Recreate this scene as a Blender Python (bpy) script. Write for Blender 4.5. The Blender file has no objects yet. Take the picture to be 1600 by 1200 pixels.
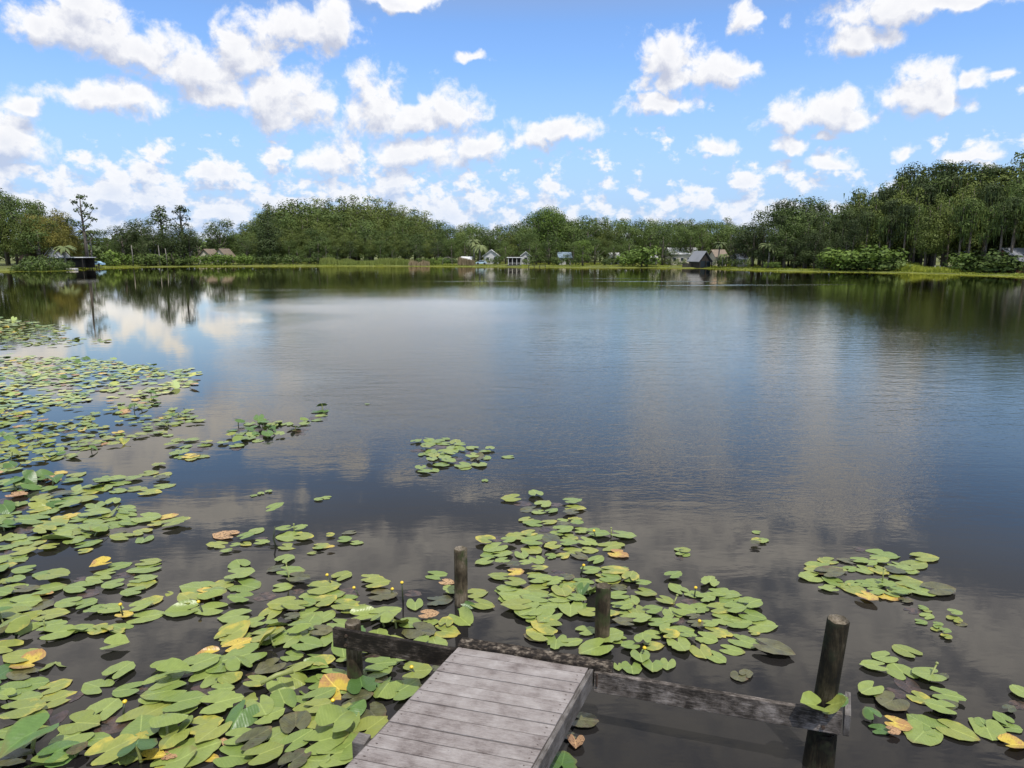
import bpy, bmesh, math, random
import numpy as np
from mathutils import Vector, Matrix, noise as mn
R = random.Random(7)
sc = bpy.context.scene
C = sc.collection
rad = math.radians

# ------------------------------------------------------------------ camera
F, HY, CAMZ = 1080.0, 393.0, 4.1
PITCH = math.atan((600 - HY) / F)
SP, CP = math.sin(PITCH), math.cos(PITCH)
cam = bpy.data.cameras.new('camera')
cam.lens = 36 * F / 1600; cam.sensor_width = 36; cam.clip_end = 9000; cam.clip_start = 0.1
co = bpy.data.objects.new('camera', cam); C.objects.link(co)
co.location = (0, 0, CAMZ); co.rotation_euler = (math.pi / 2 - PITCH, 0, 0)
sc.camera = co

def ray(px, py):
    v = (600 - py) / F; u = (px - 800) / F
    return Vector((u, CP + v * SP, -SP + v * CP))
def W(px, py, z=0.0):                       # world point of a pixel on the level z
    d = ray(px, py); return d * ((z - CAMZ) / d.z) + Vector((0, 0, CAMZ))
def AT(px, py, Y):                          # world point of a pixel at distance Y
    d = ray(px, py); return d * (Y / d.y) + Vector((0, 0, CAMZ))

# ------------------------------------------------------------------ sky, sun
SUN_EL, SUN_AZ = rad(64), rad(158)          # azimuth measured from +Y towards +X
w = bpy.data.worlds.new('World'); sc.world = w; w.use_nodes = True
wn, wl = w.node_tree.nodes, w.node_tree.links
wn.clear()
def N(tree, typ, **k):
    n = tree.nodes.new(typ)
    for a, b in k.items():
        if a == 'ins':
            for i, v in b.items(): n.inputs[i].default_value = v
        else: setattr(n, a, b)
    return n
def M(tree, op, a, b=None, c=None, clamp=False):
    n = tree.nodes.new('ShaderNodeMath'); n.operation = op; n.use_clamp = clamp
    for i, v in enumerate((a, b, c)):
        if v is None: continue
        if isinstance(v, (int, float)): n.inputs[i].default_value = v
        else: tree.links.new(v, n.inputs[i])
    return n.outputs[0]
def V(tree, op, a, b=None, out=0):
    n = tree.nodes.new('ShaderNodeVectorMath'); n.operation = op
    for i, v in enumerate((a, b)):
        if v is None: continue
        if isinstance(v, (tuple, list)): n.inputs[i].default_value = v
        else: tree.links.new(v, n.inputs[i])
    return n.outputs[out]
def MR(tree, v, a, b, c=0.0, d=1.0, smooth=False):
    n = tree.nodes.new('ShaderNodeMapRange'); n.clamp = True
    if smooth: n.interpolation_type = 'SMOOTHSTEP'
    tree.links.new(v, n.inputs[0])
    for i, x in zip((1, 2, 3, 4), (a, b, c, d)): n.inputs[i].default_value = x
    return n.outputs[0]
def MIX(tree, f, a, b, blend='MIX'):
    n = tree.nodes.new('ShaderNodeMix'); n.data_type = 'RGBA'; n.blend_type = blend
    for i, v in ((0, f), (6, a), (7, b)):
        if isinstance(v, (int, float)): n.inputs[i].default_value = v
        elif isinstance(v, (tuple, list)): n.inputs[i].default_value = (*v[:3], 1)
        else: tree.links.new(v, n.inputs[i])
    return n.outputs[2]
def NZ(tree, vec, scale, detail=4, rough=.5, dist=0.0, out='Fac'):
    n = tree.nodes.new('ShaderNodeTexNoise')
    n.inputs['Scale'].default_value = scale; n.inputs['Detail'].default_value = detail
    n.inputs['Roughness'].default_value = rough; n.inputs['Distortion'].default_value = dist
    if vec is not None: tree.links.new(vec, n.inputs['Vector'])
    return n.outputs[out]

# cumulus clouds: (px, py, rx, ry) centres as seen from the dock
CL = [(60,42,62,30),(135,52,92,44),(225,85,88,38),(305,112,90,36),(372,85,55,42),(350,148,72,32),(415,160,55,45),
 (470,165,55,48),(470,52,85,30),(525,45,32,38),(140,12,62,26),(165,158,84,26),(215,150,34,22),(12,222,60,52),(38,175,30,18),
 (585,172,46,48),(625,195,35,18),(705,178,52,32),(652,190,50,18),(655,240,75,30),(750,228,40,24),(512,255,50,26),(545,238,20,24),
 (740,90,20,8),(620,0,62,14),(1045,95,52,36),(1088,122,75,24),(1150,112,42,18),(1030,166,56,15),(1160,35,20,22),
 (1385,15,100,30),(1345,62,62,26),(1490,6,80,18),(1240,186,55,26),(1298,178,62,30),(1345,188,30,18),(1285,212,22,12),
 (1435,145,62,38),(1480,160,32,20),(1522,120,28,14),(1568,116,30,9),(868,203,58,18),(832,222,32,18),(1112,235,32,15),
 (1240,230,24,12),(1300,254,32,14),(1415,240,22,12),(1522,244,42,15)]
# the same kind of cloud further up, known from its mirror image in the lake
CLR = [(1060,822,210,50),(1290,790,110,40),(560,850,150,30),(1500,960,170,50),(300,800,160,28),(760,765,70,10)]
def azel(d):
    d = d.normalized(); return math.atan2(d.x, d.y), math.asin(d.z)
ell = []
for px, py, rx, ry in CL:
    a, e = azel(ray(px, py)); k = 1 / (1 + ((px - 800) / F) ** 2)
    ell.append((a, e, rx / F * k * 1.2, ry / F * 1.22 * math.sqrt(k)))
for px, py, rx, ry in CLR:
    d = ray(px, py); d.z = -d.z
    a, e = azel(d); ell.append((a, e, rx / F * 1.15, ry / F * 1.2))

g = bpy.data.node_groups.new('cloud_density', 'ShaderNodeTree')
g.interface.new_socket('Vector', in_out='INPUT', socket_type='NodeSocketVector')
g.interface.new_socket('Density', in_out='OUTPUT', socket_type='NodeSocketFloat')
gi = g.nodes.new('NodeGroupInput'); go = g.nodes.new('NodeGroupOutput')
P = gi.outputs[0]
wv = NZ(g, P, 26, 3, .55, out='Color')
Pw = V(g, 'ADD', P, V(g, 'MULTIPLY', V(g, 'SUBTRACT', wv, (.5, .5, .5)), (.05, .035, 0)))
cur = None
for a, e, rx, ry in ell:
    q = V(g, 'MULTIPLY', V(g, 'SUBTRACT', Pw, (a, e, 0)), (1 / rx, 1 / ry, 0))
    q = V(g, 'MAXIMUM', q, V(g, 'MULTIPLY', q, (-1, -1.35, 0)))
    L = V(g, 'LENGTH', q, out=1)
    cur = L if cur is None else M(g, 'SMOOTH_MIN', cur, L, .12)
E0 = M(g, 'SUBTRACT', 1.0, cur)
fb = NZ(g, P, 27, 10, .62, .2)
fb2 = NZ(g, V(g, 'MULTIPLY', P, (1, 1.35, 1)), 11, 3, .5)
sx = g.nodes.new('ShaderNodeSeparateXYZ'); g.links.new(P, sx.inputs[0])
el = sx.outputs[1]; az = sx.outputs[0]
d1 = M(g, 'ADD', E0, M(g, 'MULTIPLY', M(g, 'SUBTRACT', fb, .5), 2.5))
# small far cumulus crowding towards the horizon
lowband = M(g, 'MULTIPLY', MR(g, el, .06, .22, 1.0, 0.0), MR(g, az, -.05, .25, 1.0, .88))
lf = NZ(g, V(g, 'MULTIPLY', P, (1, 1.3, 1)), 27, 8, .58, .1)
lcov = NZ(g, P, 4.5, 1, .5)
d2 = M(g, 'SUBTRACT', M(g, 'ADD', M(g, 'MULTIPLY', lf, 3.0), M(g, 'MULTIPLY', lcov, 1.1)),
       M(g, 'ADD', 1.70, M(g, 'MULTIPLY', M(g, 'SUBTRACT', 1.0, lowband), 1.15)))
# broken cloud overhead
hi = MR(g, el, .33, .40, 0.0, 1.0)
d3 = M(g, 'SUBTRACT', M(g, 'ADD', M(g, 'MULTIPLY', fb2, 2.6), M(g, 'MULTIPLY', fb, .6)),
       M(g, 'ADD', 1.12, M(g, 'MULTIPLY', M(g, 'SUBTRACT', 1.0, hi), 2.0)))
d2 = M(g, 'MULTIPLY', d2, 1.5)
dd = M(g, 'MAXIMUM', M(g, 'MAXIMUM', d1, d2), d3)
g.links.new(dd, go.inputs[0])

T = w.node_tree
tc = T.nodes.new('ShaderNodeTexCoord'); sep = T.nodes.new('ShaderNodeSeparateXYZ')
T.links.new(tc.outputs['Generated'], sep.inputs[0])
wx, wy, wz = sep.outputs
AZ = M(T, 'ARCTAN2', wx, wy); EL = M(T, 'ARCSINE', wz)
cmb = T.nodes.new('ShaderNodeCombineXYZ'); T.links.new(AZ, cmb.inputs[0]); T.links.new(EL, cmb.inputs[1])
PP = cmb.outputs[0]
def dens(off):
    n = T.nodes.new('ShaderNodeGroup'); n.node_tree = g
    T.links.new(V(T, 'ADD', PP, off) if off else PP, n.inputs[0]); return n.outputs[0]
D0 = dens(None); D1 = dens((.004, .020, 0))
alpha = MR(T, D0, -.12, .55, 0, 1, True)
lit = MR(T, M(T, 'SUBTRACT', D0, D1), -.55, .32, 0.0, 1.0)
thick = MR(T, D0, .5, 1.6, 0.0, .40)
shade = M(T, 'SUBTRACT', lit, thick, clamp=True)
farh = MR(T, EL, .03, .18, .9, 0.0)
high = MR(T, EL, .30, .42, 0.0, 1.0)         # unseen overhead cloud made brighter to lighten the lake's reflection
base = MR(T, EL, .50, .72, 0.0, 1.0)         # cloud far above the view greyed to darken the near water
ccol = MIX(T, shade, MIX(T, farh, (.50, .53, .64), (.42, .54, .77)), MIX(T, base, MIX(T, high, (.88, .875, .88), (1.25, 1.25, 1.28)), (.42, .43, .46)))
farh = MR(T, EL, .02, .12, .35, 0.0)       # air in front of the low clouds
sky = T.nodes.new('ShaderNodeTexSky'); sky.sky_type = 'NISHITA'; sky.sun_disc = False
sky.sun_elevation = SUN_EL; sky.sun_rotation = SUN_AZ
sky.air_density = 1.0; sky.dust_density = 0.6; sky.ozone_density = 2.2; sky.altitude = 0
SKYS = .12
ccol = MIX(T, farh, ccol, (.48, .62, .86))
cs = V(T, 'MULTIPLY', ccol, (1 / SKYS,) * 3)
skc = MIX(T, 1.0, sky.outputs[0], (1.0, 1.22, 1.52), 'MULTIPLY')
hv = MR(T, EL, .29, .38, 0.0, .70)           # added high veil, greys the blue that the lake mirrors
skc = MIX(T, hv, skc, tuple(x / SKYS for x in (.36, .38, .43)))
veil = MR(T, EL, 0.02, .24, .92, 0.0)
skc = MIX(T, veil, skc, tuple(x / SKYS for x in (.35, .50, .76)))
col = MIX(T, M(T, 'MULTIPLY', alpha, .97), skc, cs)
bg = T.nodes.new('ShaderNodeBackground'); bg.inputs[1].default_value = SKYS
T.links.new(col, bg.inputs[0])
wo = T.nodes.new('ShaderNodeOutputWorld'); T.links.new(bg.outputs[0], wo.inputs[0])
w.cycles.sampling_method = 'MANUAL'; w.cycles.sample_map_resolution = 512

sun = bpy.data.lights.new('sun', 'SUN'); sun.energy = 3.3; sun.angle = rad(.6); sun.color = (1, .96, .9)
so = bpy.data.objects.new('sun', sun); C.objects.link(so)
sd = Vector((math.sin(SUN_AZ) * math.cos(SUN_EL), math.cos(SUN_AZ) * math.cos(SUN_EL), math.sin(SUN_EL)))
so.rotation_euler = sd.to_track_quat('Z', 'Y').to_euler()
sc.view_settings.view_transform = 'Standard'; sc.view_settings.look = 'None'
sc.view_settings.exposure = .2; sc.view_settings.gamma = 1
sc.view_settings.use_curve_mapping = False
sc.render.engine = 'CYCLES'
sc.cycles.use_denoising = True; sc.cycles.max_bounces = 5; sc.cycles.diffuse_bounces = 2
sc.cycles.glossy_bounces = 3; sc.cycles.transmission_bounces = 2
sc.cycles.caustics_reflective = False; sc.cycles.caustics_refractive = False

# ------------------------------------------------------------------ materials
def mat(name):
    m = bpy.data.materials.new(name); m.use_nodes = True
    t = m.node_tree; b = t.nodes['Principled BSDF']; b.inputs['Roughness'].default_value = .8
    return m, t, b
def objco(t, scale=None):
    n = t.nodes.new('ShaderNodeTexCoord').outputs['Object']
    return V(t, 'MULTIPLY', n, scale) if scale else n
def bump(t, b, h, strength=.5, dist=.01):
    n = t.nodes.new('ShaderNodeBump'); n.inputs['Strength'].default_value = strength
    n.inputs['Distance'].default_value = dist
    t.links.new(h, n.inputs['Height']); t.links.new(n.outputs[0], b.inputs['Normal']); return n
def ramp(t, v, stops):
    n = t.nodes.new('ShaderNodeValToRGB'); t.links.new(v, n.inputs[0])
    while len(n.color_ramp.elements) < len(stops): n.color_ramp.elements.new(.5)
    for e, (p, c) in zip(n.color_ramp.elements, stops): e.position = p; e.color = (*c, 1)
    return n.outputs[0]
def flat(name, c, rough=.7, var=.12, scale=3.0):
    m, t, b = mat(name); o = objco(t)
    f = NZ(t, o, scale, 4)
    c2 = tuple(x * (1 - 2 * var) for x in c); c3 = tuple(min(1, x * (1 + var)) for x in c)
    t.links.new(ramp(t, f, [(.3, c2), (.7, c3)]), b.inputs['Base Color'])
    b.inputs['Roughness'].default_value = rough
    return m

def foliage(name, dark, light, warm, nscale=.35, trans=.12):
    m, t, b = mat(name)
    geo = t.nodes.new('ShaderNodeNewGeometry'); oi = t.nodes.new('ShaderNodeObjectInfo')
    isl = geo.outputs['Random Per Island']
    f = M(t, 'ADD', M(t, 'MULTIPLY', isl, .28), M(t, 'MULTIPLY', NZ(t, objco(t), nscale, 3), .95))
    c = ramp(t, f, [(.25, dark), (.6, light), (.95, warm)])
    c = MIX(t, M(t, 'MULTIPLY', oi.outputs['Random'], .45), c, warm)
    hs = t.nodes.new('ShaderNodeHueSaturation'); t.links.new(c, hs.inputs['Color'])
    t.links.new(MR(t, oi.outputs['Random'], 0, 1, .75, 1.2), hs.inputs['Value'])
    t.links.new(hs.outputs[0], b.inputs['Base Color'])
    b.inputs['Roughness'].default_value = .6
    b.inputs['Specular IOR Level'].default_value = .25
    tr = t.nodes.new('ShaderNodeBsdfTranslucent'); t.links.new(hs.outputs[0], tr.inputs[0])
    mx = t.nodes.new('ShaderNodeMixShader'); mx.inputs[0].default_value = trans
    t.links.new(b.outputs[0], mx.inputs[1]); t.links.new(tr.outputs[0], mx.inputs[2])
    t.links.new(mx.outputs[0], t.nodes['Material Output'].inputs[0])
    return m
F_OAK = foliage('oak_foliage', (.036, .062, .018), (.075, .118, .028), (.125, .17, .04))
F_CYP = foliage('cypress_foliage', (.052, .080, .018), (.102, .145, .030), (.155, .18, .04))
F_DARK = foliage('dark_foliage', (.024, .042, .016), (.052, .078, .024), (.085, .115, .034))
F_BRIGHT = foliage('bright_foliage', (.05, .09, .018), (.11, .18, .03), (.18, .25, .045))
F_YEL = foliage('yellow_foliage', (.06, .075, .018), (.13, .135, .026), (.26, .22, .045))
F_MOSS = foliage('moss_foliage', (.07, .08, .05), (.12, .13, .08), (.17, .17, .11))
F_PALM = foliage('palm_foliage', (.05, .08, .03), (.12, .16, .06), (.22, .24, .10))
F_GRASS = foliage('marsh_grass', (.15, .20, .03), (.30, .36, .05), (.44, .46, .08), .12, .3)
F_REED = foliage('reed_tan', (.16, .14, .08), (.27, .22, .13), (.36, .28, .18), .3)
BARK = flat('bark', (.16, .135, .11), .9, .3, 6)
BARKW = flat('pale_bark', (.26, .24, .21), .9, .3, 4)

# ------------------------------------------------------------------ helpers for objects
def link(o, parent=None):
    C.objects.link(o)
    if parent is not None: o.parent = parent
    return o
def mesh_obj(name, me, parent=None, m=None):
    if m is not None and not me.materials: me.materials.append(m)
    return link(bpy.data.objects.new(name, me), parent)
def pyd(name, vs, fs, m=None, smooth=False):
    me = bpy.data.meshes.new(name); me.from_pydata([tuple(v) for v in vs], [], fs)
    if smooth: me.polygons.foreach_set('use_smooth', [True] * len(me.polygons))
    if m: me.materials.append(m)
    me.update(); return me
def tag(o, label=None, cat=None, group=None, kind=None):
    for k, v in (('label', label), ('category', cat), ('group', group), ('kind', kind)):
        if v: o[k] = v
    return o
def empty(name, loc=(0, 0, 0), rz=0):
    o = bpy.data.objects.new(name, None); o.location = loc; o.rotation_euler = (0, 0, rz)
    o.empty_display_size = .2; return link(o)
def box_vs(c, s, rz=0, jit=0):
    vs = []
    for dz in (-.5, .5):
        for dx, dy in ((-.5, -.5), (.5, -.5), (.5, .5), (-.5, .5)):
            x, y = dx * s[0], dy * s[1]
            vs.append(Vector((c[0] + x * math.cos(rz) - y * math.sin(rz), c[1] + x * math.sin(rz) + y * math.cos(rz), c[2] + dz * s[2])))
    return vs
BF = [(3, 2, 1, 0), (4, 5, 6, 7), (0, 1, 5, 4), (1, 2, 6, 5), (2, 3, 7, 6), (3, 0, 4, 7)]
def box(name, c, s, m, parent, rz=0, bev=0.0):
    me = pyd(name, box_vs(c, s, rz), BF)
    if bev:
        bm = bmesh.new(); bm.from_mesh(me)
        bmesh.ops.bevel(bm, geom=bm.edges[:], offset=bev, segments=1, affect='EDGES'); bm.to_mesh(me); bm.free()
    me.materials.append(m); return mesh_obj(name, me, parent)
def joined(name, parts, m, parent):
    vs, fs = [], []
    for v, f in parts:
        k = len(vs); vs += list(v); fs += [tuple(i + k for i in q) for q in f]
    return mesh_obj(name, pyd(name, vs, fs, m), parent)
def tube(pts, rads, n=6, cap=True):
    vs, fs = [], []
    up0 = Vector((0.13, .2, 1))
    for i, p in enumerate(pts):
        p = Vector(p); a = Vector(pts[max(0, i - 1)]); b = Vector(pts[min(len(pts) - 1, i + 1)])
        d = (b - a).normalized(); u = Vector((0, 1, 0.1)) if abs(d.z) > .8 else up0
        s = d.cross(u).normalized(); t2 = s.cross(d).normalized()
        for k in range(n):
            an = 2 * math.pi * k / n; vs.append(p + (s * math.cos(an) + t2 * math.sin(an)) * rads[i])
    for i in range(len(pts) - 1):
        for k in range(n):
            a = i * n + k; b = i * n + (k + 1) % n
            fs.append((a, b, b + n, a + n))
    if cap:
        fs.append(tuple(range(n - 1, -1, -1))); fs.append(tuple(range((len(pts) - 1) * n, len(pts) * n)))
    return vs, fs

# ------------------------------------------------------------------ shoreline, ground, water
SH = [(-40,424),(0,423.5),(60,424),(100,423),(140,419.5),(200,417.6),(300,416.6),(400,416.2),(520,416),(650,416.2),(760,416.8),(900,418.3),
      (1020,418.6),(1100,419.4),(1160,421.5),(1220,423.6),(1330,425.2),(1420,427),(1500,429),(1600,432.5),(1650,434)]
def shy(x): return float(np.interp(x, [a for a, _ in SH], [b for _, b in SH]))
def shoreY(x): return W(x, shy(x)).y
front = [W(x, shy(x)) for x in np.arange(-40, 1651, 10)]
for i, p in enumerate(front):
    p += Vector((0, 1.6 * mn.noise(Vector((p.x * .11, 0, 3))) + .7 * mn.noise(Vector((p.x * .5, 0, 9))), 0))
loop = [Vector((-60, -14, 0)), Vector((-95, 8, 0)), Vector((-125, 60, 0)), Vector((-128, 110, 0))] + front + \
       [Vector((100, 80, 0)), Vector((98, 30, 0)), Vector((80, -5, 0)), Vector((40, -20, 0)), Vector((-20, -22, 0))]
ctr = Vector((0, 70, 0))
def gz(t): return float(np.interp(t, [0, 1.2, 5, 20, 60, 3000], [-.35, .12, .3, .75, 1.1, 1.1]))
GR, gt, gb = mat('ground_soil')
o = objco(gt)
gt.links.new(ramp(gt, NZ(gt, o, .25, 8, .65), [(.3, (.07, .075, .025)), (.55, (.14, .16, .035)), (.75, (.22, .21, .06))]), gb.inputs['Base Color'])
gb.inputs['Roughness'].default_value = 1
offs = [0, 1.2, 3, 7, 15, 30, 60, 150, 600, 3000]
vs, fs = [], []
for p in loop:
    d = (p - ctr).normalized()
    for t_ in offs:
        q = p + d * t_; vs.append((q.x, q.y, gz(t_) + (0 if t_ < 1 else .12 * mn.noise(Vector((q.x * .15, q.y * .15, 0))))))
n, k = len(loop), len(offs)
for i in range(n):
    j = (i + 1) % n
    for a in range(k - 1):
        fs.append((i * k + a, i * k + a + 1, j * k + a + 1, j * k + a))
tag(mesh_obj('ground', pyd('ground', vs, fs, GR, True)), 'grassy lake bank and land behind it', kind='structure')

WM, wt, wb = mat('lake_water')
o = objco(wt)
sp = wt.nodes.new('ShaderNodeSeparateXYZ'); wt.links.new(o, sp.inputs[0])
ox, oy = sp.outputs[0], sp.outputs[1]
big = NZ(wt, V(wt, 'MULTIPLY', o, (.035, .05, 0)), 1, 3)
yw = M(wt, 'ADD', oy, M(wt, 'MULTIPLY', M(wt, 'SUBTRACT', big, .5), 40))
xw = M(wt, 'ADD', ox, M(wt, 'MULTIPLY', M(wt, 'SUBTRACT', big, .5), 22))
zone = M(wt, 'MULTIPLY', MR(wt, yw, 8, 19, 0, 1, True), MR(wt, yw, 52, 66, 1, 0, True))
side = MR(wt, M(wt, 'ADD', xw, M(wt, 'MULTIPLY', oy, .34)), -5, 4, 0, 1, True)
right = MR(wt, M(wt, 'SUBTRACT', xw, M(wt, 'MULTIPLY', oy, .02)), -7, 8, 1, .13, True)
wind = M(wt, 'MULTIPLY', M(wt, 'MULTIPLY', zone, side), right)
streak = MR(wt, NZ(wt, V(wt, 'MULTIPLY', o, (.02, .16, 0)), 1, 3, .6), .56, .66, 0, 1, True)
rip = M(wt, 'MULTIPLY', M(wt, 'MULTIPLY', MR(wt, yw, 7, 16, 0, 1, True), MR(wt, oy, 55, 95, 1, .1, True)), M(wt, 'MULTIPLY', side, MR(wt, M(wt, 'SUBTRACT', ox, M(wt, 'MULTIPLY', oy, .2)), 0, 16, .55, .18)))
stz = M(wt, 'MULTIPLY', M(wt, 'MULTIPLY', MR(wt, oy, 72, 84), MR(wt, oy, 112, 128, 1, 0)), MR(wt, ox, -18, 0))
wind = M(wt, 'MAXIMUM', wind, M(wt, 'MULTIPLY', M(wt, 'MULTIPLY', streak, stz), .45))
r1 = NZ(wt, V(wt, 'MULTIPLY', o, (1, 1.8, 1)), 5.5, 3, .55, .3)
r2 = NZ(wt, V(wt, 'MULTIPLY', o, (.55, 1.6, 1)), 1.5, 3, .55, .4)
amp = M(wt, 'MAXIMUM', wind, M(wt, 'MULTIPLY', rip, M(wt, 'ADD', .35, NZ(wt, V(wt, 'MULTIPLY', o, (.05, .16, 0)), 1, 2))))
h = M(wt, 'ADD', M(wt, 'MULTIPLY', M(wt, 'MULTIPLY', r1, .018), M(wt, 'ADD', amp, .020)),
      M(wt, 'MULTIPLY', r2, M(wt, 'ADD', M(wt, 'MULTIPLY', amp, .030), .0016)))
bn = bump(wt, wb, h, 1.0, 1.0)

murk = NZ(wt, V(wt, 'MULTIPLY', o, (.3, .3, 0)), 1, 3)
wt.links.new(ramp(wt, murk, [(.3, (.012, .011, .0115)), (.7, (.022, .021, .020))]), wb.inputs['Base Color'])
wb.inputs['Specular IOR Level'].default_value = 0; wb.inputs['Roughness'].default_value = 1
gl = wt.nodes.new('ShaderNodeBsdfGlossy'); gl.distribution = 'GGX'; gl.inputs[0].default_value = (1, .93, .80, 1)
wt.links.new(MR(wt, wind, 0, 1, .012, .27), gl.inputs['Roughness']); wt.links.new(bn.outputs[0], gl.inputs['Normal'])
fr = wt.nodes.new('ShaderNodeFresnel'); fr.inputs[0].default_value = 1.42
mw = wt.nodes.new('ShaderNodeMixShader'); wt.links.new(M(wt, 'MULTIPLY', fr.outputs[0], M(wt, 'ADD', 1.0, M(wt, 'MULTIPLY', fr.outputs[0], .8)), clamp=True), mw.inputs[0])
wt.links.new(wb.outputs[0], mw.inputs[1]); wt.links.new(gl.outputs[0], mw.inputs[2])
wt.links.new(mw.outputs[0], wt.nodes['Material Output'].inputs[0])
S = 700
wa = pyd('water', [(-S, -60, 0), (S, -60, 0), (S, 260, 0), (-S, 260, 0)], [(0, 1, 2, 3)], WM)
tag(mesh_obj('lake_water', wa), 'calm dark lake water mirroring sky and trees', kind='structure')

# ------------------------------------------------------------------ tree prototypes
def ell_leaves(rng, blobs, size, per, droop=.0, flatq=.5):
    V_, F_ = [], []
    for (cx, cy, cz, rx, ry, rz) in blobs:
        area = 4 * math.pi * ((rx * ry) ** 1.6 / 3 + (rx * rz) ** 1.6 / 3 + (ry * rz) ** 1.6 / 3) ** (1 / 1.6)
        for _ in range(int(area * per)):
            while True:
                d = Vector((rng.gauss(0, 1), rng.gauss(0, 1), rng.gauss(0, 1)))
                if d.length > .01: break
            d.normalize()
            if d.z < -.5 and rng.random() < .6: continue
            k = (.72 + .36 * rng.random()) * (1 + .28 * mn.noise(Vector((d.x * 2.2 + cx, d.y * 2.2 + cy, d.z * 2.2 + cz))))
            p = Vector((cx + d.x * rx * k, cy + d.y * ry * k, cz + d.z * rz * k))
            nrm = (Vector((d.x / rx, d.y / ry, d.z / rz)).normalized() + Vector((rng.gauss(0, .28), rng.gauss(0, .28), rng.gauss(0, .28) + .25))).normalized()
            s = nrm.cross(Vector((rng.random() - .5, rng.random() - .5, rng.random() + .1))).normalized()
            t_ = nrm.cross(s).normalized()
            a = size * (.55 + .8 * rng.random()); b_ = a * (.5 + .4 * rng.random())
            i = len(V_)
            V_ += [p - s * a * .5, p - t_ * b_ * .5 + s * a * .1, p + s * a * .55 - Vector((0, 0, droop * a)), p + t_ * b_ * .5]
            F_.append((i, i + 1, i + 2, i + 3))
    return V_, F_
class Proto: pass
def make_proto(name, blobs, trunks, fol, bark, H, size=.5, per=2.6, extra=None):
    rng = random.Random(hash(name) % 1000 if False else sum(map(ord, name)))
    p = Proto(); p.name = name; p.H = H
    v, f = ell_leaves(rng, blobs, size, per)
    if extra:
        v2, f2 = extra(rng); k = len(v); v += v2; f += [tuple(i + k for i in q) for q in f2]
    p.crown = pyd(name + '_crown', v, f, fol)
    vs, fs = [], []
    for pts, r in trunks:
        a, b_ = tube(pts, r, 7); k = len(vs); vs += a; fs += [tuple(i + k for i in q) for q in b_]
    p.trunk = pyd(name + '_trunk', vs, fs, bark, True)
    return p
def limbs(rng, base_h, r0, blobs, top):
    tr = [([(0, 0, -.5), (.1, .05, top * .35), (-.08, .1, top * .7), (0, 0, top)], [r0 * 1.35, r0, r0 * .7, r0 * .25])]
    for b_ in blobs:
        z0 = min(b_[2] - .8, max(base_h, b_[2] - 3.5)); 
        if z0 < 1: continue
        tr.append(([(0, 0, z0), ((b_[0]) * .5, b_[1] * .5, z0 + (b_[2] - z0) * .4), (b_[0], b_[1], b_[2])], [r0 * .45, r0 * .32, r0 * .12]))
    return tr
def oak(i, fol=F_OAK, low=.25, wide=1.0, name='oak'):
    rng = random.Random(100 + i); H = 13.0; bl = []
    for k in range(15):
        a = rng.random() * 6.28; zz = H * (low + (0.93 - low) * rng.random()); 
        rr = (1 - ((zz / H - .55) / .6) ** 2) ** .5 * 4.4 * wide if abs(zz / H - .55) < .6 else .5
        r = rng.uniform(.35, 1) * rr
        s = rng.uniform(1.3, 2.3)
        bl.append((math.cos(a) * r, math.sin(a) * r, min(zz, H - s * .8), s * 1.2, s * 1.2, s * .85))
    bl.append((0, 0, H * .62, 3.2 * wide, 3.2 * wide, 3.2)); bl.append((rng.uniform(-1, 1), 0, H - 1.6, 1.8, 1.8, 1.5))
    return make_proto('%s_%d' % (name, i), bl, limbs(rng, 2.5, .38, bl[:9], H * .75), fol, BARK, H, .36, 4.4)
def cypress(i, fol=F_CYP, low=.30, name='cypress', slim=1.0):
    rng = random.Random(200 + i); H = 18.0; bl = []; z = H * low
    while z < H - 1.0:
        t = (z - H * low) / (H * (1 - low)); rr = (3.3 * (1 - t ** 3.0) + 1.0) * slim
        for _ in range(3 if t < .75 else 1):
            a = rng.random() * 6.28; r = rr * rng.uniform(.1, .75); s = rr * rng.uniform(.42, .68) + .25
            bl.append((math.cos(a) * r, math.sin(a) * r, z + rng.uniform(-.4, .4), s, s, s * .75))
        z += 1.25
    bl.append((0, 0, H - 1.1, 1.3, 1.3, 1.2))
    return make_proto('%s_%d' % (name, i), bl, limbs(rng, 4, .30, bl[::4], H * .92), fol, BARK, H, .36, 5.0)
def mossy(i):
    rng = random.Random(300 + i); H = 18.0; bl = []
    for k in range(13):
        a = rng.random() * 6.28; zz = rng.uniform(H * .5, H * .95); r = rng.uniform(.4, 2.9) * (1.15 - zz / H * .5); s = rng.uniform(1.0, 1.9)
        bl.append((math.cos(a) * r, math.sin(a) * r, zz, s * 1.3, s * 1.2, s * .7))
    def ex(rng):
        V_, F_ = [], []
        for _ in range(190):
            b_ = rng.choice(bl); x = b_[0] + rng.gauss(0, 1) * b_[3] * .7; y = b_[1] + rng.gauss(0, 1) * b_[4] * .7; z = b_[2] - rng.random() * 1.2
            l = rng.uniform(.7, 2.6); ww = rng.uniform(.08, .22); a = rng.random() * 3.14; c_, s_ = math.cos(a) * ww, math.sin(a) * ww; j = len(V_)
            V_ += [Vector((x - c_, y - s_, z)), Vector((x + c_, y + s_, z)), Vector((x + c_ * .3, y, z - l))]; F_.append((j, j + 1, j + 2))
        return V_, F_
    return make_proto('mossy_cypress_%d' % i, bl, limbs(rng, 6, .30, bl[:9], H * .9), F_DARK if i % 2 else F_OAK, BARK, H, .36, 4.6, ex)
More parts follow.
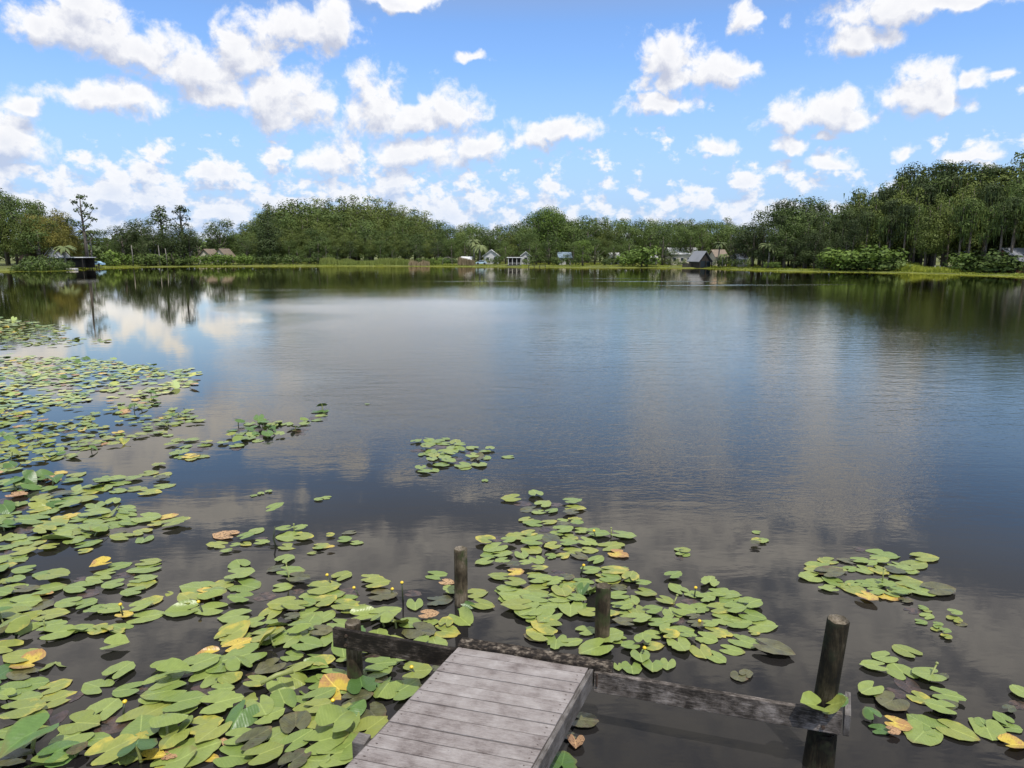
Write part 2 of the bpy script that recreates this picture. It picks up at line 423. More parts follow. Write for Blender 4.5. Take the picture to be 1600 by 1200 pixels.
def bush(i, fol, name, H=3.2):
    rng = random.Random(400 + i); bl = []
    for k in range(8):
        a = rng.random() * 6.28; r = rng.uniform(.2, 2.2); s = rng.uniform(.8, 1.3)
        bl.append((math.cos(a) * r, math.sin(a) * r * .7, max(.5, rng.uniform(.2, H - s)), s * 1.2, s, s * .85))
    return make_proto('%s_%d' % (name, i), bl, [([(0, 0, -.3), (0, 0, H * .6)], [.12, .05])] + [([(0, 0, .2), (b_[0] * .6, b_[1] * .6, b_[2])], [.07, .03]) for b_ in bl[:5]], fol, BARK, H, .42, 4.0)
def frond_set(rng, top, L, n, up=.5, ww=.35):
    V_, F_ = [], []
    for k in range(n):
        a = 6.283 * k / n + rng.uniform(-.2, .2); e = rng.uniform(-.3, 1.2) * up + .1; pr = None
        for s in range(6):
            t = s / 5; r = L * t * (1 - .18 * t); z = L * (e * t - .75 * t * t * (1.1 - e * .3))
            c_ = Vector((math.cos(a) * r, math.sin(a) * r, top + z)); sd_ = Vector((-math.sin(a), math.cos(a), 0)) * ww * math.sin(math.pi * min(1, .15 + t * .85)) 
            cur_ = (c_ - sd_ - Vector((0, 0, ww * .6)), c_, c_ + sd_ - Vector((0, 0, ww * .6)))
            if pr:
                i = len(V_); V_ += [pr[0], pr[1], cur_[1], cur_[0], pr[1], pr[2], cur_[2], cur_[1]]
                F_ += [(i, i + 1, i + 2, i + 3), (i + 4, i + 5, i + 6, i + 7)]
            pr = cur_
    return V_, F_
def palm(i, H=8.0, fol=F_PALM):
    return make_proto('palm_%d' % i, [(0, 0, H - .2, .35, .35, .4)], [([(0, 0, -.4), (.15, .1, H * .5), (0, 0, H)], [.24, .2, .17])], fol, BARKW, H, .4, 3,
                      lambda rng: frond_set(rng, H, 2.7, 22))
def tufted(i, H, spec):                       # tall open tree: tufts at the ends of bare limbs
    rng = random.Random(500 + i); bl = []
    for (x, z, s) in spec:
        for _ in range(3): bl.append((x + rng.uniform(-.4, .4) * s, rng.uniform(-.9, .9), z + rng.uniform(-.4, .4) * s, s * .85, s * .8, s * .6))
    tr = [([(0, 0, -.5), (.15, 0, H * .4), (-.1, .1, H * .75), (0, 0, H * .96)], [.42, .33, .22, .08])]
    for (x, z, s) in spec:
        z0 = max(H * .3, z - abs(x) * .9 - .5); tr.append(([(0, 0, z0), (x * .55, .1, z0 + (z - z0) * .35), (x, 0, z)], [.14, .10, .05]))
    return make_proto('tufted_%d' % i, bl, tr, F_DARK, BARK, H, .5, 3.2)

PR = {
 'oak': [oak(i) for i in range(5)], 'oaklow': [oak(10 + i, F_OAK, .1, 1.1, 'low_oak') for i in range(4)],
 'darkoak': [oak(20 + i, F_DARK, .1, 1.15, 'dark_oak') for i in range(3)],
 'cyp': [cypress(i) for i in range(6)], 'cypdark': [cypress(10 + i, F_DARK, .12, 'dark_cypress', .9) for i in range(3)],
 'moss': [mossy(i) for i in range(5)],
 'bush': [bush(i, F_BRIGHT, 'bright_bush') for i in range(4)], 'dbush': [bush(10 + i, F_OAK, 'green_bush') for i in range(4)],
 'yel': [cypress(30 + i, F_YEL, .35, 'yellow_tree', 1.2) for i in range(3)],
 'bright': [oak(40 + i, F_BRIGHT, .15, .8, 'bright_tree') for i in range(3)],
 'palm': [palm(0), palm(1, 5.0), palm(2, 9.5)],
}
def tree(kind, px, py_top, Y, name, label, cat='tree', group=None, idx=None, wx=1.0, base=None, root=None):
    pr = root or (PR[kind][idx] if idx is not None else R.choice(PR[kind]))
    p = AT(px, py_top, Y); bz = base if base is not None else .7
    h_ = max(1.2, p.z - bz); s = h_ / pr.H
    o = empty(name, (p.x, Y, bz), R.random() * 6.28 if root is None else 0)
    wob = R.uniform(.9, 1.12) * wx
    o.scale = (s * wob, s * wob, s)
    mesh_obj('crown', pr.crown, o); mesh_obj('trunk', pr.trunk, o)
    tag(o, label, cat, group); return o

SKY = [(-60,285),(0,290),(15,300),(35,306),(55,308),(75,322),(95,335),(112,352),(150,360),(180,356),(200,343),(215,341),(230,352),(295,360),(320,362),
 (365,362),(385,345),(400,332),(417,318),(432,322),(452,315),(487,309),(512,311),(530,307),(560,305),(592,310),(617,316),(640,323),(660,329),
 (675,337),(685,346),(692,356),(700,351),(725,346),(750,351),(775,349),(800,350),(815,347),(827,340),(842,326),(860,322),(872,330),(882,337),(900,339),
 (930,337),(955,341),(975,337),(997,339),(1025,342),(1087,339),(1112,341),(1142,340),(1157,350),(1172,350),(1182,335),(1195,326),(1205,322),(1215,311),
 (1237,307),(1272,307),(1285,317),(1318,320),(1327,305),(1340,296),(1370,290),(1387,281),(1400,290),(1408,268),(1440,258),(1472,260),(1500,256),(1515,254),
 (1530,250),(1542,248),(1557,255),(1575,266),(1585,258),(1600,243),(1700,235)]
def sky_y(x): return float(np.interp(x, [a for a, _ in SKY], [b for _, b in SKY]))

def posw(x, a, b): return ('left end', 'left part', 'middle', 'right part', 'right end')[min(4, max(0, int((x - a) / (b - a) * 5)))]
def stand(x0, x1, kinds, rows, step, dY0, dYs, kfac, name, label, group, jit=5, base_y=390, wx=1.0, cat='tree', lift=3):
    for r in range(rows):
        x = x0 + R.uniform(0, step)
        while x < x1:
            Y = shoreY(min(1640, x)) + dY0 + dYs * r + R.uniform(-2.5, 2.5)
            top = sky_y(x) - lift; fr = (rows - 1 - r) / max(1, rows - 1) * kfac
            ty = top + (base_y - top) * fr + R.uniform(0, jit)
            fx_ = (x - x0) / (x1 - x0); pos = ('left end', 'left part', 'middle', 'right part', 'right end')[min(4, max(0, int(fx_ * 5)))]
            lb = (label if isinstance(label, str) else label[min(r, len(label) - 1)]) + ', ' + pos
            tree(R.choice(kinds), x, ty, Y, name, lb, cat, group, wx=wx)
            x += step * R.uniform(.75, 1.25)
# far-left wood
stand(-70, 60, ['oak', 'moss', 'cyp'], 3, 30, 14, 8, .35, 'oak_tree', ['front tree of the wood at the left edge', 'middle row tree of the wood at the left edge', 'rear tree of the wood at the left edge'], 'trees of the wood at the left edge')
stand(40, 118, ['yel', 'cyp', 'yel'], 2, 24, 16, 8, .3, 'cypress_tree', 'yellowing tree between the left wood and the tall lone cypress', 'yellowing trees at the left')
tt = tufted(0, 17, [(0, 16.4, 1.2), (-1.2, 15.2, .9), (1.5, 14.6, 1.0), (2.8, 13.4, .8), (-1.0, 13.2, 1.0), (1.0, 12.4, 1.1), (2.4, 11.2, .9), (-2.6, 11.0, 1.2), (-1.2, 10.2, 1.2), (.8, 9.6, 1.1), (2.6, 8.0, .9)])
tree(None, 124, 304, shoreY(124) + 7, 'cypress_tree', 'tall lone cypress with a ragged dark top standing above the trees at the left', root=tt)
stand(125, 190, ['oak', 'dbush'], 2, 22, 26, 10, .4, 'oak_tree', 'low distant tree behind the grass between lone cypress and twin trees', 'low distant trees at the left', jit=3)
for x, ty, k in ((188, 352, 0), (203, 343, 1), (218, 340, 2)):
    tree('darkoak', x, ty, shoreY(x) + 12 + k, 'oak_tree', 'dark rounded oak just left of the twin tufted trees', group='dark oaks left of the twin trees', idx=k)
t1 = tufted(1, 15, [(0, 14.2, 1.5), (-1.3, 13.0, 1.3), (1.1, 12.8, 1.3), (-1.0, 11.4, 1.3), (.8, 11.0, 1.4), (0, 9.2, 1.7), (-.6, 7.2, 1.7), (.6, 5.2, 1.9)])
tree(None, 249, 323, shoreY(249) + 8, 'cypress_tree', 'left one of two tall tufted trees, with the fuller crown', root=t1)
t2 = tufted(2, 15.5, [(0, 14.6, 1.3), (-1.2, 13.6, 1.0), (1.2, 13.4, 1.1), (1.9, 11.8, .8), (-1.7, 11.6, .6), (.3, 11.8, .9), (-1.9, 10.0, .5), (1.1, 10.2, .6), (0.1, 6.4, 2.0), (.9, 4.4, 2.0), (-.8, 3.6, 2.1)])
tree(None, 280, 318, shoreY(280) + 8, 'cypress_tree', 'right one of two tall tufted trees, with sky showing between its limbs', root=t2)
for x, ty in ((225, 366), (238, 352), (250, 356), (264, 358), (278, 348), (293, 357)):
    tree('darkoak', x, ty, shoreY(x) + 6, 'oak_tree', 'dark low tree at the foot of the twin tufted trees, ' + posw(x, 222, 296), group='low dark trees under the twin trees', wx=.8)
stand(296, 372, ['oak', 'dbush'], 2, 20, 30, 12, .25, 'oak_tree', 'low oak behind the tan roofs at the left', 'low oaks behind the tan roofs', jit=4)
tree('oak', 341, 341, shoreY(341) + 26, 'oak_tree', 'round topped oak standing alone between twin trees and domed cypress wood', idx=2)
# domed cypress stand
stand(378, 692, ['cyp', 'cyp', 'oak'], 6, 19, 14, 7, .70, 'cypress_tree',
      ['lowest front row cypress of the domed wood', 'second row cypress of the domed wood', 'third row cypress of the domed wood', 'fourth row cypress of the domed wood', 'fifth row cypress of the domed wood', 'topmost cypress on the rounded skyline of the domed wood'], 'cypresses of the domed wood', jit=3, base_y=392, wx=1.15)
tree('cypdark', 417, 316, shoreY(417) + 11, 'cypress_tree', 'dark slim cypress in front of the left end of the domed wood', idx=0)
stand(385, 690, ['darkoak', 'oaklow', 'dbush'], 1, 23, 9, 4, 0, 'oak_tree', 'low dark tree along the front edge of the domed wood', 'low trees in front of the domed wood', jit=1) if False else None
for x in np.arange(384, 692, 21):
    x = x + R.uniform(-6, 6)
    tree(R.choice(['oaklow', 'darkoak', 'oaklow']), x, R.uniform(372, 386), shoreY(x) + 11 + R.uniform(-1, 1), 'oak_tree', 'low dark oak along the foot of the domed wood, ' + posw(x, 384, 692), group='low oaks at the foot of the domed wood', wx=.95)
# centre line of oaks with houses under them
stand(694, 1165, ['oak', 'oaklow', 'oak', 'cyp'], 3, 27, 25, 9, .16, 'oak_tree', ['oak in the front of the oak belt behind the houses', 'middle row oak in the belt behind the houses', 'oak forming the level skyline behind the houses'], 'oaks of the belt behind the houses', jit=5)
for x in np.arange(700, 1165, 17):
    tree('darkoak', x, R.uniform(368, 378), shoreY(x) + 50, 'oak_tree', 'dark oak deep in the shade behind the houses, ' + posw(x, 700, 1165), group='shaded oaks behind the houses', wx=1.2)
for x, ty, Y, k in ((705, 372, 15, 1), (726, 366, 18, 3), (790, 376, 14, 0), (838, 372, 10, 2), (858, 366, 12, 3), (828, 362, 16, 1), (896, 378, 12, 1), (930, 372, 13, 0), (960, 376, 13, 2), (984, 372, 12, 3), (1037, 356, 11, 1)):
    tree('oaklow', x, ty, shoreY(x) + Y, 'oak_tree', 'dark low oak on the far lawn, ' + ('left of the white gabled house' if x < 760 else 'near the pillared pavilion' if x < 880 else 'right of the vivid green tree' if x < 1000 else 'beside the cream house'), group='low oaks among the far houses', idx=k)
for x, ty, wv_ in ((856, 318, .8), (842, 326, .75), (870, 332, .7)):
    tree('bright', x, ty, shoreY(x) + 22, 'oak_tree', 'light green tree rising above the oak belt at the centre', group='light green trees at the centre', wx=wv_)
tree('bright', 911, 374, shoreY(911) + 5, 'young_tree', 'small vivid green tree near the centre of the far shore', idx=0, wx=1.1)
for x, ty in ((1064, 372), (1081, 372), (1098, 370)):
    tree('oak', x, 352, shoreY(x) + 14, 'oak_tree', 'oak with a bare forked trunk in front of the cream house', group='oaks in front of the cream house', idx=(x // 17) % 5, wx=.8)
for x, ty in ((975, 389), (990, 384), (1004, 380), (1012, 388), (983, 393)):
    tree('bush', x, ty, shoreY(x) + 4, 'bush', 'bright green bush on the bank right of centre', 'bush', 'bright bushes right of centre')
# right wood
for x, ty, k in ((1150, 372, 0), (1166, 360, 1), (1180, 345, 2), (1196, 352, 0)):
    tree('darkoak', x, ty, shoreY(x) + 12, 'oak_tree', ('nearest', 'second', 'third', 'fourth')[(1150, 1166, 1180, 1196).index(x)] + ' dark spreading oak right of the dark boathouse', group='dark oaks right of the boathouse', idx=k)
tree('oak', 1192, 326, shoreY(1192) + 18, 'oak_tree', 'round dark oak where the right wood begins', idx=0)
stand(1210, 1325, ['moss', 'oak', 'cypdark'], 4, 19, 10, 6, .45, 'cypress_tree', ['moss hung tree at the front of the lower right wood', 'second row tree of the lower right wood', 'third row tree of the lower right wood', 'tree on the skyline of the lower right wood'], 'trees of the lower right wood')
stand(1325, 1680, ['moss', 'cyp', 'moss'], 4, 21, 10, 6, .42, 'cypress_tree', ['moss hung cypress at the front of the tall right wood', 'second row cypress of the tall right wood', 'third row cypress of the tall right wood', 'cypress on the skyline of the tall right wood'], 'trees of the tall right wood', jit=13, lift=11, wx=.88)
for x in np.arange(1322, 1660, 26):
    tree('darkoak', x, R.uniform(345, 370), shoreY(min(x, 1640)) + 20, 'oak_tree', 'dark undergrowth tree inside the tall right wood, ' + posw(x, 1322, 1660), group='undergrowth trees in the right wood')
for x in np.arange(1196, 1330, 16):
    tree('darkoak', x, R.uniform(362, 384), shoreY(x) + 8.5, 'oak_tree', 'low dark tree drooping to the water at the right wood', group='low trees at the foot of the lower right wood', wx=.9)
for x, ty in ((1290, 398), (1303, 388), (1316, 383), (1330, 381), (1342, 386), (1356, 380), (1370, 378), (1384, 384), (1396, 392), (1325, 395), (1350, 397), (1375, 396), (1400, 400)):
    tree('bush' if ty < 392 else 'dbush', x, ty, shoreY(x) + (5 if ty < 392 else 3.5), 'bush', '%s bush of the broad thicket below the right wood, %s' % ('front' if ty > 392 else 'rear', posw(x, 1285, 1402)), 'bush', 'bushes of the broad thicket on the right shore', wx=1.2)
for x, ty in ((1500, 398), (1512, 390), (1526, 388), (1545, 384), (1560, 386), (1575, 390), (1590, 396)):
    tree('dbush' if x > 1520 else 'bush', x, ty, shoreY(x) + 7, 'bush', '%s bush near the right edge of the far shore' % {1500: 'leftmost low', 1512: 'second from left', 1526: 'third from left', 1545: 'tallest central', 1560: 'round tall', 1575: 'second from right', 1590: 'rightmost low'}[x], 'bush', 'bushes near the right edge', wx=1.2)
# bushes at the left
for x, ty in ((30, 404), (45, 398), (60, 402), (76, 400), (90, 402), (24, 412), (52, 410), (70, 412), (88, 412), (100, 410)):
    tree('dbush', x, ty, shoreY(x) + .8, 'bush', 'dull green bush at the water in front of the white shelter', 'bush', 'bushes before the shelter at the left', base=.05)
for x, ty in ((166, 396), (176, 388), (188, 392), (200, 396), (212, 400)):
    tree('bush', x, ty, shoreY(x) + 8, 'bush', 'bright broad leaved bush left of the twin tufted trees', 'bush', 'bright bushes left of the twin trees')
for x in np.arange(215, 296, 11):
    tree('dbush', x, R.uniform(390, 400), shoreY(x) + 3.5, 'bush', 'dark bush at the foot of the twin tufted trees', 'bush', 'dark bushes under the twin trees')
for x in np.arange(300, 392, 9):
    tree('bush', x, R.uniform(393, 399), shoreY(x) + 4.5, 'bush', 'bright green shrub in front of the tan roofs', 'bush', 'shrubs in front of the tan roofs')
for x in np.arange(392, 500, 13):
    tree('dbush', x, R.uniform(392, 402), shoreY(x) + 6, 'bush', 'low green bush at the left foot of the domed wood', 'bush', 'bushes at the left foot of the domed wood')
for x in np.arange(655, 700, 11):
    tree('bush', x, R.uniform(399, 403), shoreY(x) + 4, 'bush', 'yellow green bush at the right end of the domed wood', 'bush', 'bushes at the right end of the domed wood')
for x in (1197, 1206, 1215): tree('bush', x, 408, shoreY(x) + 5, 'bush', 'bright bush on the grassy point left of the right wood', 'bush', 'bushes on the grassy point')
for x, ty, dy_ in ((764, 404, 8), (781, 400, 9), (832, 402, 8), (878, 403, 8), (890, 401, 7), (954, 403, 10), (1018, 402, 10), (1048, 404, 10), (1060, 405, 9), (1136, 402, 8), (1122, 405, 5), (72, 398, 10), (58, 397, 11), (40, 396, 11), (944, 404, 5), (900, 400, 6), (870, 399, 9), (1150, 404, 6), (1165, 405, 6), (708, 403, 5), (1070, 406, 9), (1080, 407, 6), (772, 406, 6), (822, 404, 7), (98, 404, 3), (108, 407, 2.4), (1128, 402, 6)):
    tree('dbush', x, ty - 2.5, shoreY(x) + dy_, 'bush', 'low dark shrub growing in front of a far house', 'bush', 'shrubs before the far houses')
# palms
for x, ty, Y, k, lb in ((740, 376, 13, 0, 'cabbage palm left of the white gabled house'), (749, 384, 11, 1, 'small light palm in front of the white gabled house'),
        (1125, 380, 5, 0, 'bent palm beside the dark boathouse'), (1130, 398, 3, 1, 'short palm at the water right of the dark boathouse'),
        (134, 362, 8, 2, 'tall palm beside the lone cypress at the left'), (100, 386, 9, 1, 'short palm behind the white shelter'),
        (1202, 383, 7, 1, 'pale palm at the left end of the right wood'), (232, 378, 6, 0, 'palm under the twin tufted trees'), (1040, 384, 20, 0, 'palm behind the cream house left corner')):
    tree('palm', x, ty, shoreY(x) + Y, 'palm_tree', lb, 'palm', idx=k, wx=1.15)
# bare pale trunks
for x, yt, yb, lb in ((207, 383, 405, 'pale bare trunk left of the twin trees'), (249, 383, 404, 'pale bare trunk below the left twin tree'), (260, 388, 404, 'pale bare trunk below the right twin tree'),
                      (143, 372, 408, 'thin leaning pale trunk beside the tall palm')):
    Y = shoreY(x) + 2.6; a = AT(x, yb, Y); b_ = AT(x - 2, yt, Y)
    v, f = tube([(a.x, a.y, 0), ((a.x + b_.x) / 2 + .1, a.y, (b_.z) / 2), tuple(b_)], [.17, .13, .08], 8)
    tag(mesh_obj('bare_trunk', pyd('bare_trunk', v, f, BARKW, True)), lb, 'tree trunk')

bl = []
for x in np.arange(-160, 1760, 9):
    Y = shoreY(min(1640, max(-40, x))) + R.uniform(72, 84); q = AT(x, 392, Y); hh = R.uniform(5, 9)
    bl.append((q.x, q.y, 1.2 + hh * .5, 3.6, 2.5, hh * .55))
v, f = ell_leaves(R, bl, .9, 1.6)
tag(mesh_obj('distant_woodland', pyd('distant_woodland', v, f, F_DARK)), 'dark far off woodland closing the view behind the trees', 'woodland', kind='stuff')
# ------------------------------------------------------------------ marsh grass along the bank (nobody could count it)
def grass(name, x0, x1, d0, d1, n_, hmin, hmax, m_, label):
    vs, fs = [], []
    for _ in range(n_):
        x = R.uniform(x0, x1); Y = shoreY(x) + d0 + (d1 - d0) * R.random() ** 1.2; q = AT(x, 400, Y)
        hh = R.uniform(hmin, hmax) * (.6 + .8 * abs(mn.noise(Vector((q.x * .2, q.y * .2, 1)))) * 1.6)
        z0 = gz(max(0, Y - shoreY(x) - .8)) - .1
        for _2 in range(3):
            a = R.random() * 3.14; w_ = R.uniform(.06, .2); lx, ly = R.gauss(0, .15), R.gauss(0, .15); ox_ = R.gauss(0, .2)
            i = len(vs); c_, s_ = math.cos(a) * w_, math.sin(a) * w_
            vs += [(q.x - c_ + ox_, q.y - s_, z0), (q.x + c_ + ox_, q.y + s_, z0), (q.x + lx + ox_, q.y + ly, z0 + hh)]; fs.append((i, i + 1, i + 2))
    o = mesh_obj(name, pyd(name, vs, fs, m_)); return tag(o, label, 'grass', kind='stuff')
grass('marsh_grass', -40, 1650, -.6, 4.0, 26000, .10, .38, F_GRASS, 'bright yellow green marsh grass along the waterline of the far shore')
grass('lawn_grass', -40, 1650, 4, 22, 16000, .15, .4, F_GRASS, 'yellow green grass on the far bank behind the waterline')
grass('tall_grass', 500, 690, 3.5, 9, 7000, .9, 1.7, foliage('tall_grass', (.08, .12, .03), (.17, .22, .05), (.27, .30, .08), .12), 'tall green reeds below the domed wood')
grass('reed_bed', 640, 668, 2, 6, 1200, .9, 1.8, F_REED, 'tan dry reeds at the right end of the domed wood')
grass('reed_bed', 718, 739, 3, 6, 1300, 1.1, 2.2, F_REED, 'tan dry reeds left of the white gabled house')
grass('tall_grass', 1400, 1500, 3, 9, 3500, .7, 1.3, F_GRASS, 'yellow green tall grass on the right shore')
# floating pads hugging the far shore, too many and too far to count
vs, fs = [], []
for _ in range(9000):
    x = R.uniform(-40, 1650); Y = shoreY(x) - abs(R.gauss(0, 1)) * (2.2 if x > 1150 else 1.5) * (1 + mn.noise(Vector((x * .03, 0, 0)))); q = AT(x, 410, Y)
    r_ = R.uniform(.12, .3); i = len(vs); z_ = .01 + R.random() * .05
    for a in range(6): vs.append((q.x + math.cos(a * 1.047) * r_, q.y + math.sin(a * 1.047) * r_ * .8, z_ + R.uniform(0, .02)))
    fs.append(tuple(range(i, i + 6)))
tag(mesh_obj('floating_weed', pyd('floating_weed', vs, fs, F_GRASS)), 'band of yellow green floating weed along the far waterline', 'water weed', kind='stuff')
# ------------------------------------------------------------------ far buildings
WHITE = flat('white_wall', (.58, .57, .55), .7, .06, 1); CREAM = flat('cream_wall', (.62, .57, .47), .7, .08, 1)
ROOFW = flat('white_metal_roof', (.78, .78, .78), .45, .05, .6); ROOFB = flat('blue_roof', (.22, .29, .36), .5, .1, 1)
ROOFBR = flat('brown_roof', (.17, .10, .075), .8, .15, 2); TAN = flat('tan_roof', (.24, .19, .145), .8, .15, 2)
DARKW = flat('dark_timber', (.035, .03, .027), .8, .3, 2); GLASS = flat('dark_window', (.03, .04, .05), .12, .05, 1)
REDB = flat('red_brick', (.25, .09, .06), .85, .2, 2); ROOFG = flat('grey_metal_roof', (.24, .25, .27), .6, .08, .5)
def house(name, label, x0, x1, ytop, dY, wall, roof, eave=2.6, depth=7, gable_front=False, wins=3, cat='house', over=.4, rz=0.0, door=True, ybase=None):
    xm = (x0 + x1) / 2; Y = shoreY(xm) + dY; a = AT(x0, 400, Y); b_ = AT(x1, 400, Y); Wd = b_.x - a.x
    top = AT(xm, ytop, Y).z; bz = .55 if ybase is None else ybase
    o = empty(name, ((a.x + b_.x) / 2, Y, bz), rz); tag(o, label, cat)
    eave = min(eave, top - bz - .3); rise = top - bz - eave
    if gable_front:
        vs = [(-Wd/2,0,-.6),(Wd/2,0,-.6),(Wd/2,0,eave),(0,0,eave+rise),(-Wd/2,0,eave)]
    else:
        vs = [(-Wd/2,0,-.6),(Wd/2,0,-.6),(Wd/2,0,eave),(-Wd/2,0,eave)]
    if gable_front:
        n_ = 5; V_ = vs + [(x, depth, z) for x, y, z in vs]
        fs = [tuple(range(n_)), tuple(range(2*n_-1, n_-1, -1))] + [(i, i+n_, (i+1)%n_+n_, (i+1)%n_) for i in range(n_)]
        rv = [(-Wd/2-over, -over, eave-.12), (0, -over, eave+rise+.08), (Wd/2+over, -over, eave-.12)]
        rv2 = [(x, depth+over, z) for x, y, z in rv]; th = [(x, y, z+.14) for x, y, z in rv+rv2]
        RV = rv + rv2 + th
        rf = [(0,1,4,3),(1,2,5,4),(6,9,10,7),(7,10,11,8),(0,6,7,1),(1,7,8,2),(3,4,10,9),(4,5,11,10),(0,3,9,6),(2,8,11,5)]
    else:
        V_ = [(-Wd/2,0,-.6),(Wd/2,0,-.6),(Wd/2,depth,-.6),(-Wd/2,depth,-.6),(-Wd/2,0,eave),(Wd/2,0,eave),(Wd/2,depth,eave),(-Wd/2,depth,eave),(-Wd/2,depth/2,eave+rise),(Wd/2,depth/2,eave+rise)]
        fs = [(0,1,5,4),(2,3,7,6),(1,2,6,9,5),(3,0,4,8,7),(4,5,9,8),(6,7,8,9)]
        rv = [(-Wd/2-over,-over,eave-.1),(-Wd/2-over,depth/2,eave+rise+.06),(-Wd/2-over,depth+over,eave-.1)]
        rv2 = [(-x,y,z) for x,y,z in rv]; th = [(x,y,z+.14) for x,y,z in rv+rv2]; RV = rv+rv2+th
        rf = [(0,3,4,1),(1,4,5,2),(6,7,10,9),(7,8,11,10),(0,1,7,6),(1,2,8,7),(3,9,10,4),(4,10,11,5),(0,6,9,3),(2,5,11,8)]
    mesh_obj('wall', pyd('wall', V_, fs, wall), o); mesh_obj('roof', pyd('roof', RV, rf, roof), o)
    for k in range(wins):
        x = -Wd/2 + Wd * (k + .5 + (.12 if k else 0)) / wins
        f_ = box('window', (x, -.03, 1.5), (min(1.0, Wd/wins*.5), .08, 1.0), WHITE, o); box('pane', (x, -.085, 1.5), (min(.8, Wd/wins*.4), .03, .8), GLASS, f_)
    if door: box('door', (Wd/2 - .9, -.04, 1.0), (.85, .08, 1.95), DARKW, o)
    return o
house('house', 'brown roofed house among the trees at the left edge', 33, 69, 387.5, 14, CREAM, ROOFBR, 1.9, wins=3)
house('house', 'small white gabled house right of the brown roof', 72, 90, 387, 13, WHITE, ROOFW, 2.4, gable_front=True, wins=2, rz=.3)
house('house', 'cream house under the oaks with white roof and long window wall', 1049, 1091, 388, 13, CREAM, ROOFW, 2.9, wins=4)
house('house', 'pale house with light roof right of the dark boathouse', 1119, 1136, 391, 12, CREAM, TAN, 2.2, wins=2)
house('house', 'white gabled house with a large porch left of centre', 756, 779, 391, 12, WHITE, ROOFW, 2.2, gable_front=True, wins=2)
house('house', 'small white house with hipped top beside the pillared pavilion', 815, 828, 394, 12, WHITE, ROOFW, 2.3, gable_front=True, wins=1, door=False)
house('house', 'white shed behind the tan reeds', 721, 735, 402, 9, WHITE, ROOFW, 1.1, wins=0, door=False)
house('house', 'low house with a blue roof beneath the oaks at the centre', 874, 892, 395, 11, WHITE, ROOFB, 1.9, wins=2)
house('house', 'small white house glimpsed between the oaks right of the blue roof', 955, 968, 396, 14, WHITE, ROOFW, 1.8, wins=1)
house('house', 'white building glimpsed between oaks left of the cream house', 1018, 1027, 394, 16, WHITE, ROOFW, 1.9, wins=1, door=False)
house('house', 'small white building seen between the dark oaks right of the pale house', 1157, 1168, 397, 11, WHITE, ROOFW, 1.8, wins=1, door=False)
house('house', 'left one of two tan roofed houses behind the shrubs', 309, 330, 390, 14, CREAM, TAN, 1.8, gable_front=True, wins=1)
house('house', 'right one of two tan roofed houses behind the shrubs', 334, 353, 389.5, 15, CREAM, TAN, 1.8, gable_front=True, wins=1)
hb = house('house', 'dark low house with red brick base at the right edge', 1589, 1625, 389, 9, REDB, ROOFG, 1.9, wins=2)
# dark boathouse
bh = house('boathouse', 'dark open boathouse with a grey metal roof at the water', 1091, 1113, 393.5, 2.0, DARKW, ROOFG, 1.5, 4.0, gable_front=True, wins=0, cat='boathouse', rz=.42, door=False, ybase=.15)
for x in (-1.8, 0, 1.8): box('post', (x, -.35, .6), (.16, .16, 2.6), DARKW, bh)
box('opening_shade', (0, -.02, .9), (3.0, .06, 1.5), GLASS, bh)  # dark sheet on the wall stands for the shade inside the open front
fc = empty('fence', tuple(AT(1078, 410, shoreY(1078) + 1.8))[:2] + (.1,)); tag(fc, 'dark timber bulkhead left of the boathouse', 'fence')
for k in range(9): box('board', ((k - 4) * .42, 0, .45), (.38, .08, 1.25 + .08 * (k % 3)), DARKW, fc)
# pillared pavilion
Yp = shoreY(804) + 3.5; c0 = AT(804, 410, Yp); pv = empty('pavilion', (c0.x, Yp, .45)); tag(pv, 'white pillared pavilion with a flat roof at the water', 'pavilion')
box('roof', (0, 1, 2.05), (4.3, 3.2, .16), ROOFW, pv); box('floor', (0, 1, 0), (3.9, 3, .12), flat('grey_deck', (.2, .19, .18)), pv)
for x in (-1.7, -.6, .6, 1.7): box('column', (x, -.3, 1.02), (.16, .16, 1.88), WHITE, pv)
box('back_wall', (0, 2.3, 1.02), (3.6, .1, 1.88), DARKW, pv); box('rail', (0, -.32, .55), (3.3, .05, .08), WHITE, pv)
# open shelter at the left
Yp = shoreY(113) + 4.0; c0 = AT(100, 410, Yp); sh_ = empty('shelter', (c0.x, Yp, .4)); tag(sh_, 'long white roofed open shelter with deep shade inside at the left shore', 'shelter')
box('roof', (0.6, 2, 2.35), (8.6, 5, .16), ROOFW, sh_); box('back_wall', (.6, 4.2, 1.1), (8, .1, 2.2), DARKW, sh_); box('shade_panel', (1.2, 1.6, 1.0), (5.4, .06, 1.9), DARKW, sh_)  # dark inner panel is put in for the shade under the roof
for x in (-3.2, -.6, 2.0, 4.5): box('post', (x, -.3, 1.1), (.14, .14, 2.3), WHITE if x < 0 else DARKW, sh_)
box('side_panel', (-4.2, .4, 1.2), (1.8, .12, 1.7), WHITE, sh_)
